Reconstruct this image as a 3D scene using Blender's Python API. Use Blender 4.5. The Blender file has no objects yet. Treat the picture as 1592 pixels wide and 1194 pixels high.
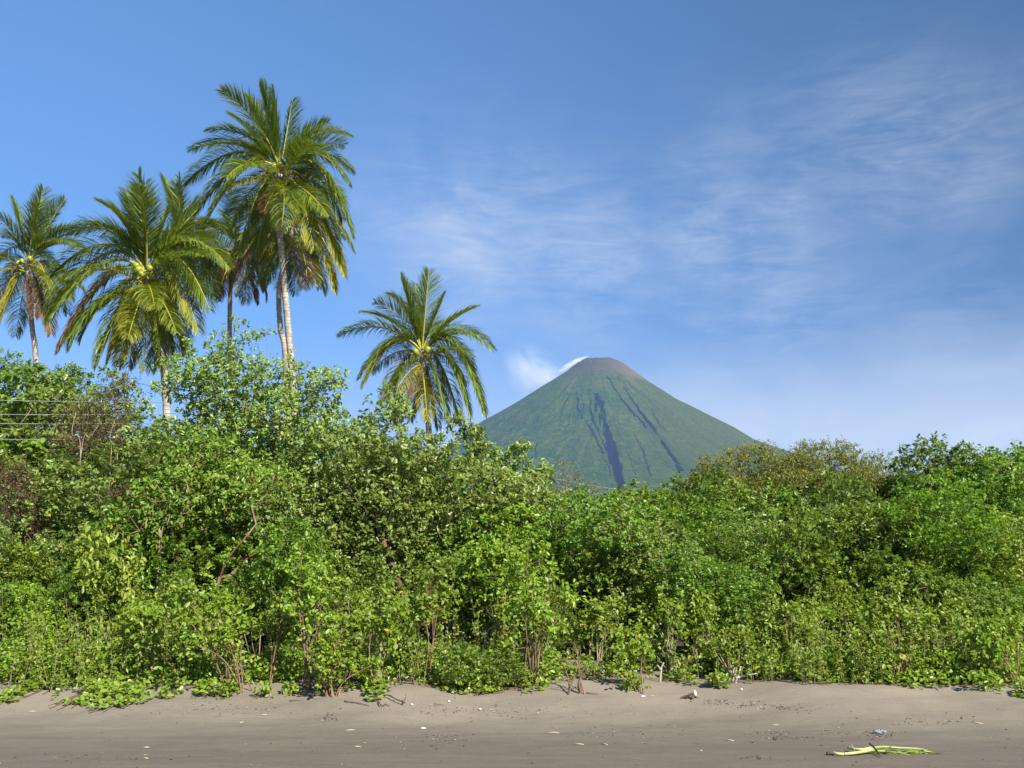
import bpy, math, random
import numpy as np
from mathutils import Vector

random.seed(7)
rng = np.random.default_rng(7)
SC = bpy.context.scene
COL = SC.collection
R = math.radians

# ------------------------------------------------------------------ camera
FPX, CX, CY, CAMZ = 1560.0, 796.0, 597.0, 1.7
PITCH = math.atan(303.0 / FPX)
cam_d = bpy.data.cameras.new('camera')
cam = bpy.data.objects.new('camera', cam_d)
COL.objects.link(cam)
cam.location = (0, 0, CAMZ)
cam.rotation_euler = (R(90) + PITCH, 0, 0)
cam_d.sensor_width = 36.0
cam_d.lens = 36.0 * FPX / 1592.0
cam_d.clip_start = 0.1
cam_d.clip_end = 60000
SC.camera = cam

# ------------------------------------------------------------------ sky and sun
SUN_AZ = R(140)      # compass angle from +Y, clockwise seen from above
SUN_EL = R(41)
world = bpy.data.worlds.new('World')
SC.world = world
world.use_nodes = True
wn = world.node_tree.nodes
wl = world.node_tree.links
wn.clear()
w_out = wn.new('ShaderNodeOutputWorld')
w_bg = wn.new('ShaderNodeBackground')
w_bg.inputs['Strength'].default_value = 0.110
sky = wn.new('ShaderNodeTexSky')
sky.sky_type = 'NISHITA'
sky.sun_disc = False
sky.sun_elevation = SUN_EL
sky.sun_rotation = SUN_AZ
sky.altitude = 50
sky.air_density = 1.0
sky.dust_density = 0.0
sky.ozone_density = 7.5


class NT:
    """tiny helper to write shader maths"""
    def __init__(self, tree):
        self.n, self.l = tree.nodes, tree.links

    def put(self, sock, v):
        if isinstance(v, bpy.types.NodeSocket):
            self.l.new(v, sock)
        elif v is not None:
            sock.default_value = v

    def math(self, op, a, b=None, c=None, clamp=False):
        m = self.n.new('ShaderNodeMath')
        m.operation = op
        m.use_clamp = clamp
        for i, v in enumerate((a, b, c)):
            if v is not None:
                self.put(m.inputs[i], v)
        return m.outputs[0]

    def vmath(self, op, a, b=None, scale=None):
        m = self.n.new('ShaderNodeVectorMath')
        m.operation = op
        self.put(m.inputs[0], a)
        if b is not None:
            self.put(m.inputs[1], b)
        if scale is not None:
            self.put(m.inputs['Scale'], scale)
        return m.outputs[1] if op in ('DOT_PRODUCT', 'LENGTH', 'DISTANCE') else m.outputs[0]

    def mix(self, f, a, b, mode='MIX'):
        m = self.n.new('ShaderNodeMix')
        m.data_type = 'RGBA'
        m.blend_type = mode
        self.put(m.inputs[0], f)
        self.put(m.inputs[6], a)
        self.put(m.inputs[7], b)
        return m.outputs[2]

    def noise(self, vec, scale, detail=4, rough=0.55, dist=0.0):
        m = self.n.new('ShaderNodeTexNoise')
        if vec is not None:
            self.l.new(vec, m.inputs['Vector'])
        m.inputs['Scale'].default_value = scale
        m.inputs['Detail'].default_value = detail
        m.inputs['Roughness'].default_value = rough
        m.inputs['Distortion'].default_value = dist
        return m.outputs[0]

    def ramp(self, v, lo, hi, a=0.0, b=1.0):
        m = self.n.new('ShaderNodeMapRange')
        m.interpolation_type = 'SMOOTHSTEP'
        self.put(m.inputs[0], v)
        m.inputs[1].default_value = lo
        m.inputs[2].default_value = hi
        m.inputs[3].default_value = a
        m.inputs[4].default_value = b
        return m.outputs[0]

    def sep(self, v):
        m = self.n.new('ShaderNodeSeparateXYZ')
        self.l.new(v, m.inputs[0])
        return m.outputs

    def comb(self, x, y, z):
        m = self.n.new('ShaderNodeCombineXYZ')
        for i, v in enumerate((x, y, z)):
            self.put(m.inputs[i], v)
        return m.outputs[0]


def ray_dir(px, py):
    dx, dy = (px - CX) / FPX, -(py - CY) / FPX
    c, s = math.cos(PITCH), math.sin(PITCH)
    return np.array([dx, c - dy * s, s + dy * c])


def P(px, py, Y):
    """the point at distance Y (metres along +Y) seen at a place of the photograph"""
    d = ray_dir(px, py)
    return np.array([0, 0, CAMZ]) + d * (Y / d[1])


W = NT(world.node_tree)
tc = wn.new('ShaderNodeTexCoord')
dirv = tc.outputs['Generated']
sx, sy, sz = W.sep(dirv)
# the sky is looked up a little higher than it stands: a clear, deep tropical sky with little whitening at the horizon
wl.new(W.vmath('NORMALIZE', W.comb(sx, sy, W.math('ADD', sz, 0.26))), sky.inputs['Vector'])
# hand-set gradient multiplied over the sky: deeper towards the right, paler towards the left
side = W.vmath('DOT_PRODUCT', dirv, (-0.86, 0.45, -0.24))
deep = W.ramp(side, -0.40, 0.70, 0.46, 1.26)
skyraw = W.vmath('MULTIPLY', W.vmath('SCALE', sky.outputs[0], scale=deep), (0.97, 1.06, 1.05))
zc = W.math('ADD', W.math('MAXIMUM', sz, 0.0), 0.12)
cu = W.math('DIVIDE', sx, zc)
cv = W.math('DIVIDE', sy, zc)
plane = W.comb(cu, cv, 0.0)
# cirrus: soft fibres drawn out along one slanting wind direction
mp = wn.new('ShaderNodeMapping')
mp.inputs['Rotation'].default_value = (0, R(34), 0)
mp.inputs['Scale'].default_value = (3.6, 3.0, 6.8)
wl.new(dirv, mp.inputs['Vector'])
fib = W.noise(mp.outputs[0], 1.5, 8, 0.60, 0.7)
mp2 = wn.new('ShaderNodeMapping')
mp2.inputs['Rotation'].default_value = (0, R(47), 0)
mp2.inputs['Scale'].default_value = (5.0, 6.0, 24.0)
mp2.inputs['Location'].default_value = (3.1, 1.7, 0)
wl.new(dirv, mp2.inputs['Vector'])
fine = W.noise(mp2.outputs[0], 2.6, 9, 0.70, 0.9)
big = W.noise(plane, 0.55, 3, 0.5)
# the banks of cirrus that stand in the sky this morning
banks = None
for (px, py, tight, amp) in ((640, 335, 330, 0.55), (730, 375, 260, 1.0), (820, 375, 300, 0.85), (900, 405, 260, 0.9), (960, 430, 380, 0.5), (1110, 370, 300, 0.85), (1190, 375, 300, 0.8), (1080, 410, 420, 0.7),
                             (1090, 490, 420, 0.55), (1220, 480, 420, 0.7), (1290, 455, 500, 0.5), (1150, 240, 500, 0.35), (1260, 245, 360, 0.5), (1370, 225, 300, 0.75), (1460, 235, 340, 0.7), (1400, 280, 420, 0.5), (1530, 200, 500, 0.45),
                             (1480, 500, 300, 0.4), (1340, 470, 300, 0.35), (690, 470, 700, 0.35)):
    d = ray_dir(px, py)
    d = d / np.linalg.norm(d)
    dot = W.vmath('DOT_PRODUCT', dirv, tuple(d))
    e = W.math('MULTIPLY', W.math('SUBTRACT', dot, 1.0), float(tight))
    g = W.math('MULTIPLY', W.math('EXPONENT', e), amp)
    banks = g if banks is None else W.math('MAXIMUM', banks, g)
banks = W.math('ADD', banks, W.ramp(big, 0.66, 0.85, 0.0, 0.15))
c1 = W.ramp(fib, 0.36, 0.72)
c2 = W.ramp(fine, 0.36, 0.74)
cir = W.math('MULTIPLY', W.math('ADD', W.math('ADD', W.math('MULTIPLY', c1, 0.66), 0.08), W.math('MULTIPLY', c2, 0.46)), banks)
cir = W.math('MULTIPLY', cir, 0.60, clamp=True)
# thin milky veil low over the horizon
veil = W.math('MULTIPLY', W.ramp(sz, 0.255, 0.12), W.math('ADD', 0.76, W.math('MULTIPLY', W.ramp(fib, 0.30, 0.75), 0.30)))
east = W.ramp(sx, -0.30, 0.40, 0.25, 1.0)
veil = W.math('MULTIPLY', veil, east)
cover = W.math('SUBTRACT', 1.0, W.math('MULTIPLY', W.math('SUBTRACT', 1.0, cir), W.math('SUBTRACT', 1.0, veil)), clamp=True)
skyc = W.mix(cover, skyraw, (3.6, 3.85, 4.3, 1))
wl.new(skyc, w_bg.inputs['Color'])
wl.new(w_bg.outputs[0], w_out.inputs['Surface'])

sun_d = bpy.data.lights.new('sun', 'SUN')
sun_d.energy = 5.0
sun_d.angle = R(0.53)
sun_d.color = (1.0, 0.95, 0.86)
sun = bpy.data.objects.new('sun', sun_d)
COL.objects.link(sun)
sdir = Vector((math.sin(SUN_AZ) * math.cos(SUN_EL), math.cos(SUN_AZ) * math.cos(SUN_EL), math.sin(SUN_EL)))
sun.rotation_euler = sdir.to_track_quat('Z', 'Y').to_euler()
sun.location = (-20, -20, 30)

SC.render.engine = 'CYCLES'
vs = SC.view_settings
vs.view_transform = 'Standard'
vs.look = 'None'
vs.exposure = 0.98
vs.gamma = 1.0
vs.use_curve_mapping = False
SC.cycles.max_bounces = 8
SC.cycles.diffuse_bounces = 4
SC.cycles.glossy_bounces = 2
SC.cycles.transmission_bounces = 4
SC.cycles.volume_bounces = 3
SC.cycles.use_denoising = True
try:
    SC.cycles.denoiser = 'OPENIMAGEDENOISE'
    SC.cycles.denoising_input_passes = 'RGB_ALBEDO_NORMAL'
except Exception:
    pass
SC.cycles.sample_clamp_indirect = 6.0


# ------------------------------------------------------------------ materials
def new_mat(name):
    m = bpy.data.materials.new(name)
    m.use_nodes = True
    m.node_tree.nodes.clear()
    return m, NT(m.node_tree)


def col4(c):
    return (c[0], c[1], c[2], 1.0)


def leaf_mat(name, dark, light, dead, trans=0.35, rough=0.42, spec=0.5, under=0.25, objvar=0.2, glow=(1.25, 1.15, 0.5)):
    """leaf: tint attribute picks between two greens, a few leaves go yellow; the underside is paler; light shines through"""
    m, N = new_mat(name)
    at = N.n.new('ShaderNodeAttribute')
    at.attribute_name = 'tint'
    t = at.outputs['Fac']
    c = N.mix(N.ramp(t, 0.0, 0.9), col4(dark), col4(light))
    c = N.mix(N.ramp(t, 0.955, 0.985), c, col4(dead))
    oi = N.n.new('ShaderNodeObjectInfo')
    hv = N.n.new('ShaderNodeHueSaturation')
    N.put(hv.inputs['Hue'], N.math('ADD', 0.5 - 0.03 * objvar, N.math('MULTIPLY', oi.outputs['Random'], 0.06 * objvar)))
    N.put(hv.inputs['Value'], N.math('ADD', 1.0 - 0.5 * objvar, N.math('MULTIPLY', oi.outputs['Random'], objvar)))
    N.l.new(c, hv.inputs['Color'])
    c = hv.outputs[0]
    ge = N.n.new('ShaderNodeNewGeometry')
    pale = N.mix(0.5, c, (0.30, 0.36, 0.22, 1))
    cf = N.mix(N.math('MULTIPLY', ge.outputs['Backfacing'], under * 2), c, pale)
    b = N.n.new('ShaderNodeBsdfPrincipled')
    N.l.new(cf, b.inputs['Base Color'])
    b.inputs['Roughness'].default_value = rough
    b.inputs['Specular IOR Level'].default_value = spec
    tr = N.n.new('ShaderNodeBsdfTranslucent')
    N.l.new(N.mix(1.0, c, col4(glow), 'MULTIPLY'), tr.inputs['Color'])
    mx = N.n.new('ShaderNodeMixShader')
    mx.inputs[0].default_value = trans
    N.l.new(b.outputs[0], mx.inputs[1])
    N.l.new(tr.outputs[0], mx.inputs[2])
    o = N.n.new('ShaderNodeOutputMaterial')
    N.l.new(mx.outputs[0], o.inputs['Surface'])
    return m


def plain_mat(name, a, b, scale=6.0, rough=0.85, spec=0.2, bump=0.0, stretch=(1, 1, 1), coords='Object', detail=5):
    m, N = new_mat(name)
    t = N.n.new('ShaderNodeTexCoord')
    mpn = N.n.new('ShaderNodeMapping')
    mpn.inputs['Scale'].default_value = stretch
    N.l.new(t.outputs[coords], mpn.inputs['Vector'])
    nz = N.noise(mpn.outputs[0], scale, detail, 0.6, 0.2)
    c = N.mix(N.ramp(nz, 0.3, 0.7), col4(a), col4(b))
    p = N.n.new('ShaderNodeBsdfPrincipled')
    N.l.new(c, p.inputs['Base Color'])
    p.inputs['Roughness'].default_value = rough
    p.inputs['Specular IOR Level'].default_value = spec
    if bump:
        bn = N.n.new('ShaderNodeBump')
        bn.inputs['Strength'].default_value = bump
        bn.inputs['Distance'].default_value = 0.02
        N.l.new(nz, bn.inputs['Height'])
        N.l.new(bn.outputs[0], p.inputs['Normal'])
    o = N.n.new('ShaderNodeOutputMaterial')
    N.l.new(p.outputs[0], o.inputs['Surface'])
    return m


M = {}
M['pale_leaf'] = leaf_mat('pale_leaf', (0.125, 0.205, 0.022), (0.285, 0.392, 0.080), (0.36, 0.28, 0.03), rough=0.38, spec=0.55, objvar=0.3)
M['hedge_leaf'] = leaf_mat('hedge_leaf', (0.090, 0.174, 0.011), (0.232, 0.366, 0.040), (0.36, 0.29, 0.03), rough=0.38, spec=0.5, trans=0.4, objvar=0.34, under=0.14)
M['bright_leaf'] = leaf_mat('bright_leaf', (0.122, 0.212, 0.010), (0.270, 0.385, 0.030), (0.46, 0.38, 0.05), rough=0.42, trans=0.4, objvar=0.3)
M['lime_leaf'] = leaf_mat('lime_leaf', (0.20, 0.31, 0.022), (0.38, 0.48, 0.070), (0.5, 0.42, 0.06), rough=0.42, trans=0.4)
M['olive_leaf'] = leaf_mat('olive_leaf', (0.120, 0.150, 0.012), (0.245, 0.265, 0.034), (0.22, 0.14, 0.04), rough=0.55, objvar=0.15)
M['dark_leaf'] = leaf_mat('dark_leaf', (0.075, 0.150, 0.014), (0.185, 0.285, 0.036), (0.16, 0.15, 0.03), rough=0.42, objvar=0.2)
M['creeper_leaf'] = leaf_mat('creeper_leaf', (0.125, 0.205, 0.014), (0.240, 0.335, 0.036), (0.36, 0.32, 0.06), rough=0.36, trans=0.3)
M['dry_leaf'] = leaf_mat('dry_leaf', (0.060, 0.036, 0.020), (0.135, 0.080, 0.042), (0.22, 0.15, 0.07), rough=0.8, trans=0.15, spec=0.15, under=0.0, glow=(1, 0.8, 0.5))
M['bark_brown'] = plain_mat('bark_brown', (0.060, 0.040, 0.026), (0.17, 0.12, 0.085), 9, 0.9, 0.15, 0.6, (1, 1, 0.25))
M['bark_grey'] = plain_mat('bark_grey', (0.10, 0.080, 0.062), (0.26, 0.215, 0.165), 9, 0.9, 0.15, 0.5, (1, 1, 0.3))
M['stem_red'] = plain_mat('stem_red', (0.16, 0.090, 0.055), (0.29, 0.19, 0.125), 7, 0.8, 0.2)
M['stem_pale'] = plain_mat('stem_pale', (0.20, 0.155, 0.10), (0.40, 0.33, 0.235), 7, 0.8, 0.2)
M['bleached_wood'] = plain_mat('bleached_wood', (0.34, 0.29, 0.22), (0.56, 0.50, 0.42), 8, 0.85, 0.2, 0.3)
M['dead_wood'] = plain_mat('dead_wood', (0.055, 0.045, 0.036), (0.16, 0.13, 0.10), 10, 0.9, 0.1, 0.3)
M['coconut_husk'] = plain_mat('coconut_husk', (0.22, 0.24, 0.02), (0.34, 0.36, 0.05), 5, 0.4, 0.5)
M['flower_stalk'] = plain_mat('flower_stalk', (0.24, 0.12, 0.03), (0.42, 0.27, 0.08), 8, 0.8, 0.2)
M['wire'] = plain_mat('wire', (0.20, 0.20, 0.19), (0.30, 0.30, 0.29), 3, 0.5, 0.5)
M['pole_wood'] = plain_mat('pole_wood', (0.22, 0.19, 0.15), (0.46, 0.41, 0.34), 6, 0.9, 0.2, 0.3, (1, 1, 0.15))
M['straw'] = plain_mat('straw', (0.42, 0.34, 0.20), (0.62, 0.54, 0.38), 14, 0.7, 0.3)
M['white_scrap'] = plain_mat('white_scrap', (0.66, 0.62, 0.54), (0.82, 0.80, 0.74), 20, 0.6, 0.3)
M['red_scrap'] = plain_mat('red_scrap', (0.48, 0.06, 0.02), (0.62, 0.13, 0.04), 20, 0.6, 0.3)
M['cut_stalk'] = plain_mat('cut_stalk', (0.26, 0.31, 0.08), (0.42, 0.44, 0.17), 9, 0.5, 0.4)
M['cut_butt'] = plain_mat('cut_butt', (0.46, 0.44, 0.12), (0.62, 0.60, 0.26), 9, 0.5, 0.4)


def frond_mat():
    m, N = new_mat('palm_frond')
    a = N.n.new('ShaderNodeAttribute')
    a.attribute_name = 'age'
    b = N.n.new('ShaderNodeAttribute')
    b.attribute_name = 'tint'
    age, t = a.outputs['Fac'], b.outputs['Fac']
    green = N.mix(t, (0.092, 0.158, 0.016, 1), (0.240, 0.312, 0.040, 1))
    yel = N.mix(t, (0.28, 0.285, 0.020, 1), (0.48, 0.43, 0.050, 1))
    dry = N.mix(t, (0.15, 0.075, 0.028, 1), (0.30, 0.175, 0.070, 1))
    c = N.mix(N.ramp(age, 0.25, 0.60), green, yel)
    c = N.mix(N.ramp(age, 0.68, 0.92), c, dry)
    p = N.n.new('ShaderNodeBsdfPrincipled')
    N.l.new(c, p.inputs['Base Color'])
    p.inputs['Roughness'].default_value = 0.36
    p.inputs['Specular IOR Level'].default_value = 0.55
    tr = N.n.new('ShaderNodeBsdfTranslucent')
    N.l.new(N.mix(1.0, c, (1.35, 1.2, 0.5, 1), 'MULTIPLY'), tr.inputs['Color'])
    mx = N.n.new('ShaderNodeMixShader')
    mx.inputs[0].default_value = 0.3
    N.l.new(p.outputs[0], mx.inputs[1])
    N.l.new(tr.outputs[0], mx.inputs[2])
    o = N.n.new('ShaderNodeOutputMaterial')
    N.l.new(mx.outputs[0], o.inputs['Surface'])
    return m


M['frond'] = frond_mat()


def trunk_mat():
    m, N = new_mat('palm_trunk')
    t = N.n.new('ShaderNodeTexCoord')
    x, y, z = N.sep(t.outputs['Object'])
    nz = N.noise(t.outputs['Object'], 5.0, 5, 0.6)
    ring = N.math('SINE', N.math('MULTIPLY', N.math('ADD', z, N.math('MULTIPLY', nz, 0.06)), 46.0))
    c = N.mix(N.ramp(nz, 0.3, 0.7), (0.27, 0.235, 0.19, 1), (0.50, 0.45, 0.375, 1))
    c = N.mix(N.math('MULTIPLY', N.ramp(ring, 0.55, 1.0), 0.5), c, (0.10, 0.08, 0.06, 1))
    p = N.n.new('ShaderNodeBsdfPrincipled')
    N.l.new(c, p.inputs['Base Color'])
    p.inputs['Roughness'].default_value = 0.9
    p.inputs['Specular IOR Level'].default_value = 0.15
    o = N.n.new('ShaderNodeOutputMaterial')
    N.l.new(p.outputs[0], o.inputs['Surface'])
    return m


M['palm_trunk'] = trunk_mat()


# ------------------------------------------------------------------ mesh helpers
def mesh_from(name, V, F, mats, attrs=None, mat_idx=None, smooth=False):
    """V (n,3); F list of arrays (k,3) / (k,4); attrs {name: per-face float}"""
    me = bpy.data.meshes.new(name)
    V = np.asarray(V, np.float32)
    if not isinstance(F, list):
        F = [F]
    F = [np.asarray(f, np.int32) for f in F if len(f)]
    nl = sum(f.size for f in F)
    nf = sum(len(f) for f in F)
    me.vertices.add(len(V))
    me.vertices.foreach_set('co', V.ravel())
    me.loops.add(nl)
    me.loops.foreach_set('vertex_index', np.concatenate([f.ravel() for f in F]))
    me.polygons.add(nf)
    starts, s = [], 0
    for f in F:
        k = f.shape[1]
        starts.append(s + np.arange(len(f), dtype=np.int32) * k)
        s += f.size
    me.polygons.foreach_set('loop_start', np.concatenate(starts).astype(np.int32))
    for mt in (mats if isinstance(mats, (list, tuple)) else [mats]):
        me.materials.append(mt)
    if mat_idx is not None:
        me.polygons.foreach_set('material_index', np.asarray(mat_idx, np.int32))
    if smooth:
        me.polygons.foreach_set('use_smooth', np.ones(nf, bool))
    for k, a in (attrs or {}).items():
        at = me.attributes.new(k, 'FLOAT', 'FACE')
        at.data.foreach_set('value', np.asarray(a, np.float32))
    me.update(calc_edges=True)
    me.validate()
    return me


def link(name, me, parent=None, loc=(0, 0, 0)):
    o = bpy.data.objects.new(name, me)
    COL.objects.link(o)
    o.location = loc
    if parent is not None:
        o.parent = parent
    return o


def tag(o, label=None, cat=None, group=None, kind=None):
    if label:
        o['label'] = label
    if cat:
        o['category'] = cat
    if group:
        o['group'] = group
    if kind:
        o['kind'] = kind
    return o


def empty(name, loc, label=None, cat=None, group=None):
    o = bpy.data.objects.new(name, None)
    o.empty_display_size = 0.2
    COL.objects.link(o)
    o.location = [float(v) for v in loc]
    return tag(o, label, cat, group)


def norm(a):
    return a / np.maximum(np.linalg.norm(a, axis=-1, keepdims=True), 1e-9)


class Tubes:
    """collects tapered tubes into one mesh"""
    def __init__(self):
        self.V, self.Q, self.T, self.n = [], [], [], 0

    def add(self, pts, rad, sides=5, cap=True):
        pts = np.asarray(pts, float)
        rad = np.broadcast_to(np.asarray(rad, float), (len(pts),))
        k = len(pts)
        tan = np.zeros_like(pts)
        tan[1:-1] = pts[2:] - pts[:-2]
        tan[0] = pts[1] - pts[0]
        tan[-1] = pts[-1] - pts[-2]
        tan = norm(tan)
        ref = np.array([0.31, 0.87, 0.38]) if abs(tan[0][2]) > 0.6 else np.array([0.05, 0.1, 1.0])
        u = norm(np.cross(tan, ref))
        v = np.cross(tan, u)
        a = np.linspace(0, 2 * np.pi, sides, endpoint=False)
        ring = pts[:, None, :] + rad[:, None, None] * (np.cos(a)[None, :, None] * u[:, None, :] + np.sin(a)[None, :, None] * v[:, None, :])
        self.V.append(ring.reshape(-1, 3))
        i = np.arange(k - 1)[:, None] * sides
        j = np.arange(sides)[None, :]
        j2 = (j + 1) % sides
        q = np.stack([i + j, i + j2, i + j2 + sides, i + j + sides], -1).reshape(-1, 4) + self.n
        self.Q.append(q)
        self.n += k * sides
        if cap:
            self.V.append(np.array([pts[0], pts[-1]]))
            c0, c1 = self.n, self.n + 1
            s0 = self.n - k * sides
            s1 = self.n - sides
            jj = np.arange(sides)
            self.T.append(np.stack([np.full(sides, c0), s0 + (jj + 1) % sides, s0 + jj], -1))
            self.T.append(np.stack([np.full(sides, c1), s1 + jj, s1 + (jj + 1) % sides], -1))
            self.n += 2
        return self

    def mesh(self, name, mat, smooth=True):
        F = [np.concatenate(self.Q)]
        if self.T:
            F.append(np.concatenate(self.T))
        return mesh_from(name, np.concatenate(self.V), F, mat, smooth=smooth)


def bez(pts, n=10):
    """smooth curve through the points (Catmull-Rom)"""
    p = np.asarray(pts, float)
    if len(p) == 2:
        t = np.linspace(0, 1, n)[:, None]
        return p[0] * (1 - t) + p[1] * t
    q = np.vstack([2 * p[0] - p[1], p, 2 * p[-1] - p[-2]])
    out = []
    for i in range(1, len(q) - 2):
        t = np.linspace(0, 1, n, endpoint=False)[:, None]
        a, b, c, d = q[i - 1], q[i], q[i + 1], q[i + 2]
        out.append(0.5 * ((2 * b) + (c - a) * t + (2 * a - 5 * b + 4 * c - d) * t ** 2 + (3 * b - a - 3 * c + d) * t ** 3))
    out.append(p[-1][None])
    return np.vstack(out)


def leaves_mesh(base, d, length, width, name, mat, r, up=0.9, fold=0.25, curl=0.15, obov=0.6, tint=None):
    """many leaves: each a folded blade of two quads"""
    n = len(base)
    d = norm(d)
    ref = np.array([0, 0, 0.55]) * up + r.normal(0, 0.45, (n, 3)) + np.array([sdir.x, sdir.y, sdir.z]) * 0.75
    nn = norm(ref - (ref * d).sum(1, keepdims=True) * d)
    s = np.cross(d, nn)
    L = length[:, None]
    Wd = width[:, None] * 0.5
    f = fold * Wd
    V = np.empty((n, 6, 3), np.float32)
    V[:, 0] = base
    V[:, 1] = base + d * L * (obov - 0.32) - s * Wd * 0.72 + nn * f
    V[:, 2] = base + d * L * (obov + 0.12) - s * Wd + nn * f * 1.1 - nn * L * curl * 0.3
    V[:, 3] = base + d * L - nn * L * curl
    V[:, 4] = base + d * L * (obov + 0.12) + s * Wd + nn * f * 1.1 - nn * L * curl * 0.3
    V[:, 5] = base + d * L * (obov - 0.32) + s * Wd * 0.72 + nn * f
    k = np.arange(n)[:, None] * 6
    F = np.stack([k + np.array([0, 3, 2, 1]), k + np.array([0, 5, 4, 3])], 1).reshape(-1, 4)
    if tint is None:
        tint = r.random(n)
    return mesh_from(name, V.reshape(-1, 3), F, mat, {'tint': np.repeat(tint, 2)})


def clump_leaves(c, d, r, k=24, rad=0.22, L=0.085, Wr=0.5, droop=0.25, m=4, spread=0.9, flat=1.0, lift=0.35):
    """leaves on short side twigs round every clump centre -> base, dir, length, width, tint"""
    n = len(c)
    sub = norm(d[:, None, :] * 0.6 + r.normal(0, spread, (n, m, 3)) * np.array([1, 1, flat]) + np.array([0, 0, lift]))
    which = r.integers(0, m, (n, k))
    sd = np.take_along_axis(sub, which[..., None].repeat(3, -1), 1)
    t = (0.15 + 0.85 * r.random((n, k)) ** 0.8)[..., None]
    size = (0.7 + 0.6 * r.random((n, 1, 1)))
    pos = c[:, None, :] + sd * t * rad * size
    rnd = r.normal(0, 1, (n, k, 3))
    perp = norm(rnd - (rnd * sd).sum(-1, keepdims=True) * sd)
    ld = norm(sd * 0.5 + perp * 0.9 + np.array([0, 0, -droop]))
    ln = L * (0.65 + 0.6 * r.random((n, k))) * (0.85 + 0.3 * r.random((n, 1)))
    tint = np.clip(0.5 * r.random((n, k)) + 0.45 * r.random((n, 1)) + 0.05 * r.random((n, k)), 0, 0.95)
    tint = np.where(r.random((n, k)) < 0.012, 1.0, tint)
    return pos.reshape(-1, 3), ld.reshape(-1, 3), ln.ravel(), (ln * Wr * (0.85 + 0.3 * r.random((n, k)))).ravel(), tint.ravel(), sub


def lumpy(p, s, ph):
    return (np.sin(p[:, 0] * s + ph) * np.sin(p[:, 1] * s * 1.13 + ph * 1.7) + np.sin(p[:, 2] * s * 1.21 + ph * 0.6) * np.sin(p[:, 0] * s * 0.71 + 2.1 * ph)) * 0.5


def sample_blobs(blobs, n, r, spacing, shell=0.45, gap=None, ph=0.0):
    """points spread through a union of ellipsoids with a least spacing"""
    B = np.asarray(blobs, float)
    w = (B[:, 3] * B[:, 4] * B[:, 5]) ** 0.72
    w /= w.sum()
    cand = r.choice(len(B), n * 14, p=w)
    u = norm(r.normal(0, 1, (len(cand), 3)))
    rad = r.random(len(cand)) ** (1 / 3.0 * (1 - shell))
    pts = B[cand, :3] + u * rad[:, None] * B[cand, 3:6]
    if gap is not None:
        pts = pts[lumpy(pts, gap[0], ph) > gap[1]]
    pts = pts[pts[:, 2] > 0.12]
    cell, keep, grid = spacing, [], {}
    for i, q in enumerate(pts):
        key = (int(q[0] // cell), int(q[1] // cell), int(q[2] // cell))
        ok = True
        for a in (-1, 0, 1):
            for b in (-1, 0, 1):
                for c in (-1, 0, 1):
                    for j in grid.get((key[0] + a, key[1] + b, key[2] + c), ()):
                        e = pts[j] - q
                        if e[0] * e[0] + e[1] * e[1] + e[2] * e[2] < spacing * spacing:
                            ok = False
                            break
                    if not ok: break
                if not ok: break
            if not ok: break
        if ok:
            grid.setdefault(key, []).append(i)
            keep.append(i)
            if len(keep) >= n:
                break
    return pts[keep]


def skeleton(trunks, att, r, step=0.3, rtip=0.004, power=2.35, wander=0.12, rise=0.25):
    """branches that reach every clump: each clump joins the nearest wood already grown"""
    nodes, par, dist = [], [], []
    for tr in trunks:
        last = -1
        for k, p in enumerate(tr):
            nodes.append(np.asarray(p, float))
            par.append(last)
            dist.append(0.0 if last < 0 else dist[last] + np.linalg.norm(nodes[-1] - nodes[last]))
            last = len(nodes) - 1
    NN = np.zeros((len(nodes) + len(att) * 16, 3))
    DD = np.zeros(len(NN))
    n = len(nodes)
    NN[:n] = nodes
    DD[:n] = dist
    root = NN[0]
    order = np.argsort(np.linalg.norm(att - root, axis=1) + r.normal(0, 0.15, len(att)))
    tips, dirs = [], []
    for a in att[order]:
        dv = a - NN[:n]
        dl = np.linalg.norm(dv, axis=1)
        # wood grows outward and up: prefer nodes below / nearer the root
        cost = dl + 0.22 * DD[:n] + 0.5 * np.maximum(0, NN[:n, 2] - a[2])
        j = int(np.argmin(cost))
        p0 = NN[j].copy()
        ln = dl[j]
        k = max(1, min(15, int(round(ln / step))))
        last = j
        side = r.normal(0, 1, 3)
        for q in range(1, k + 1):
            t = q / k
            bow = 4 * t * (1 - t)
            p = p0 + (a - p0) * t + bow * (np.array([0, 0, -rise * ln * 0.35]) + side * ln * wander * 0.35)
            if q < k:
                p = p + r.normal(0, 0.03 * min(1, ln), 3)
            NN[n] = p
            DD[n] = DD[last] + np.linalg.norm(p - NN[last])
            par.append(last)
            last = n
            n += 1
        tips.append(last)
        dd = NN[last] - NN[par[last]]
        dirs.append(dd / max(1e-6, np.linalg.norm(dd)))
    NN = NN[:n]
    par = np.array(par)
    acc = np.zeros(n)
    kids = np.zeros(n, int)
    for i in range(n):
        if par[i] >= 0:
            kids[par[i]] += 1
    acc[kids == 0] = rtip ** power
    for i in range(n - 1, -1, -1):
        if par[i] >= 0:
            acc[par[i]] += acc[i]
    rad = acc ** (1 / power)
    return NN, par, rad, kids, np.array(tips), np.array(dirs)


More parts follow.
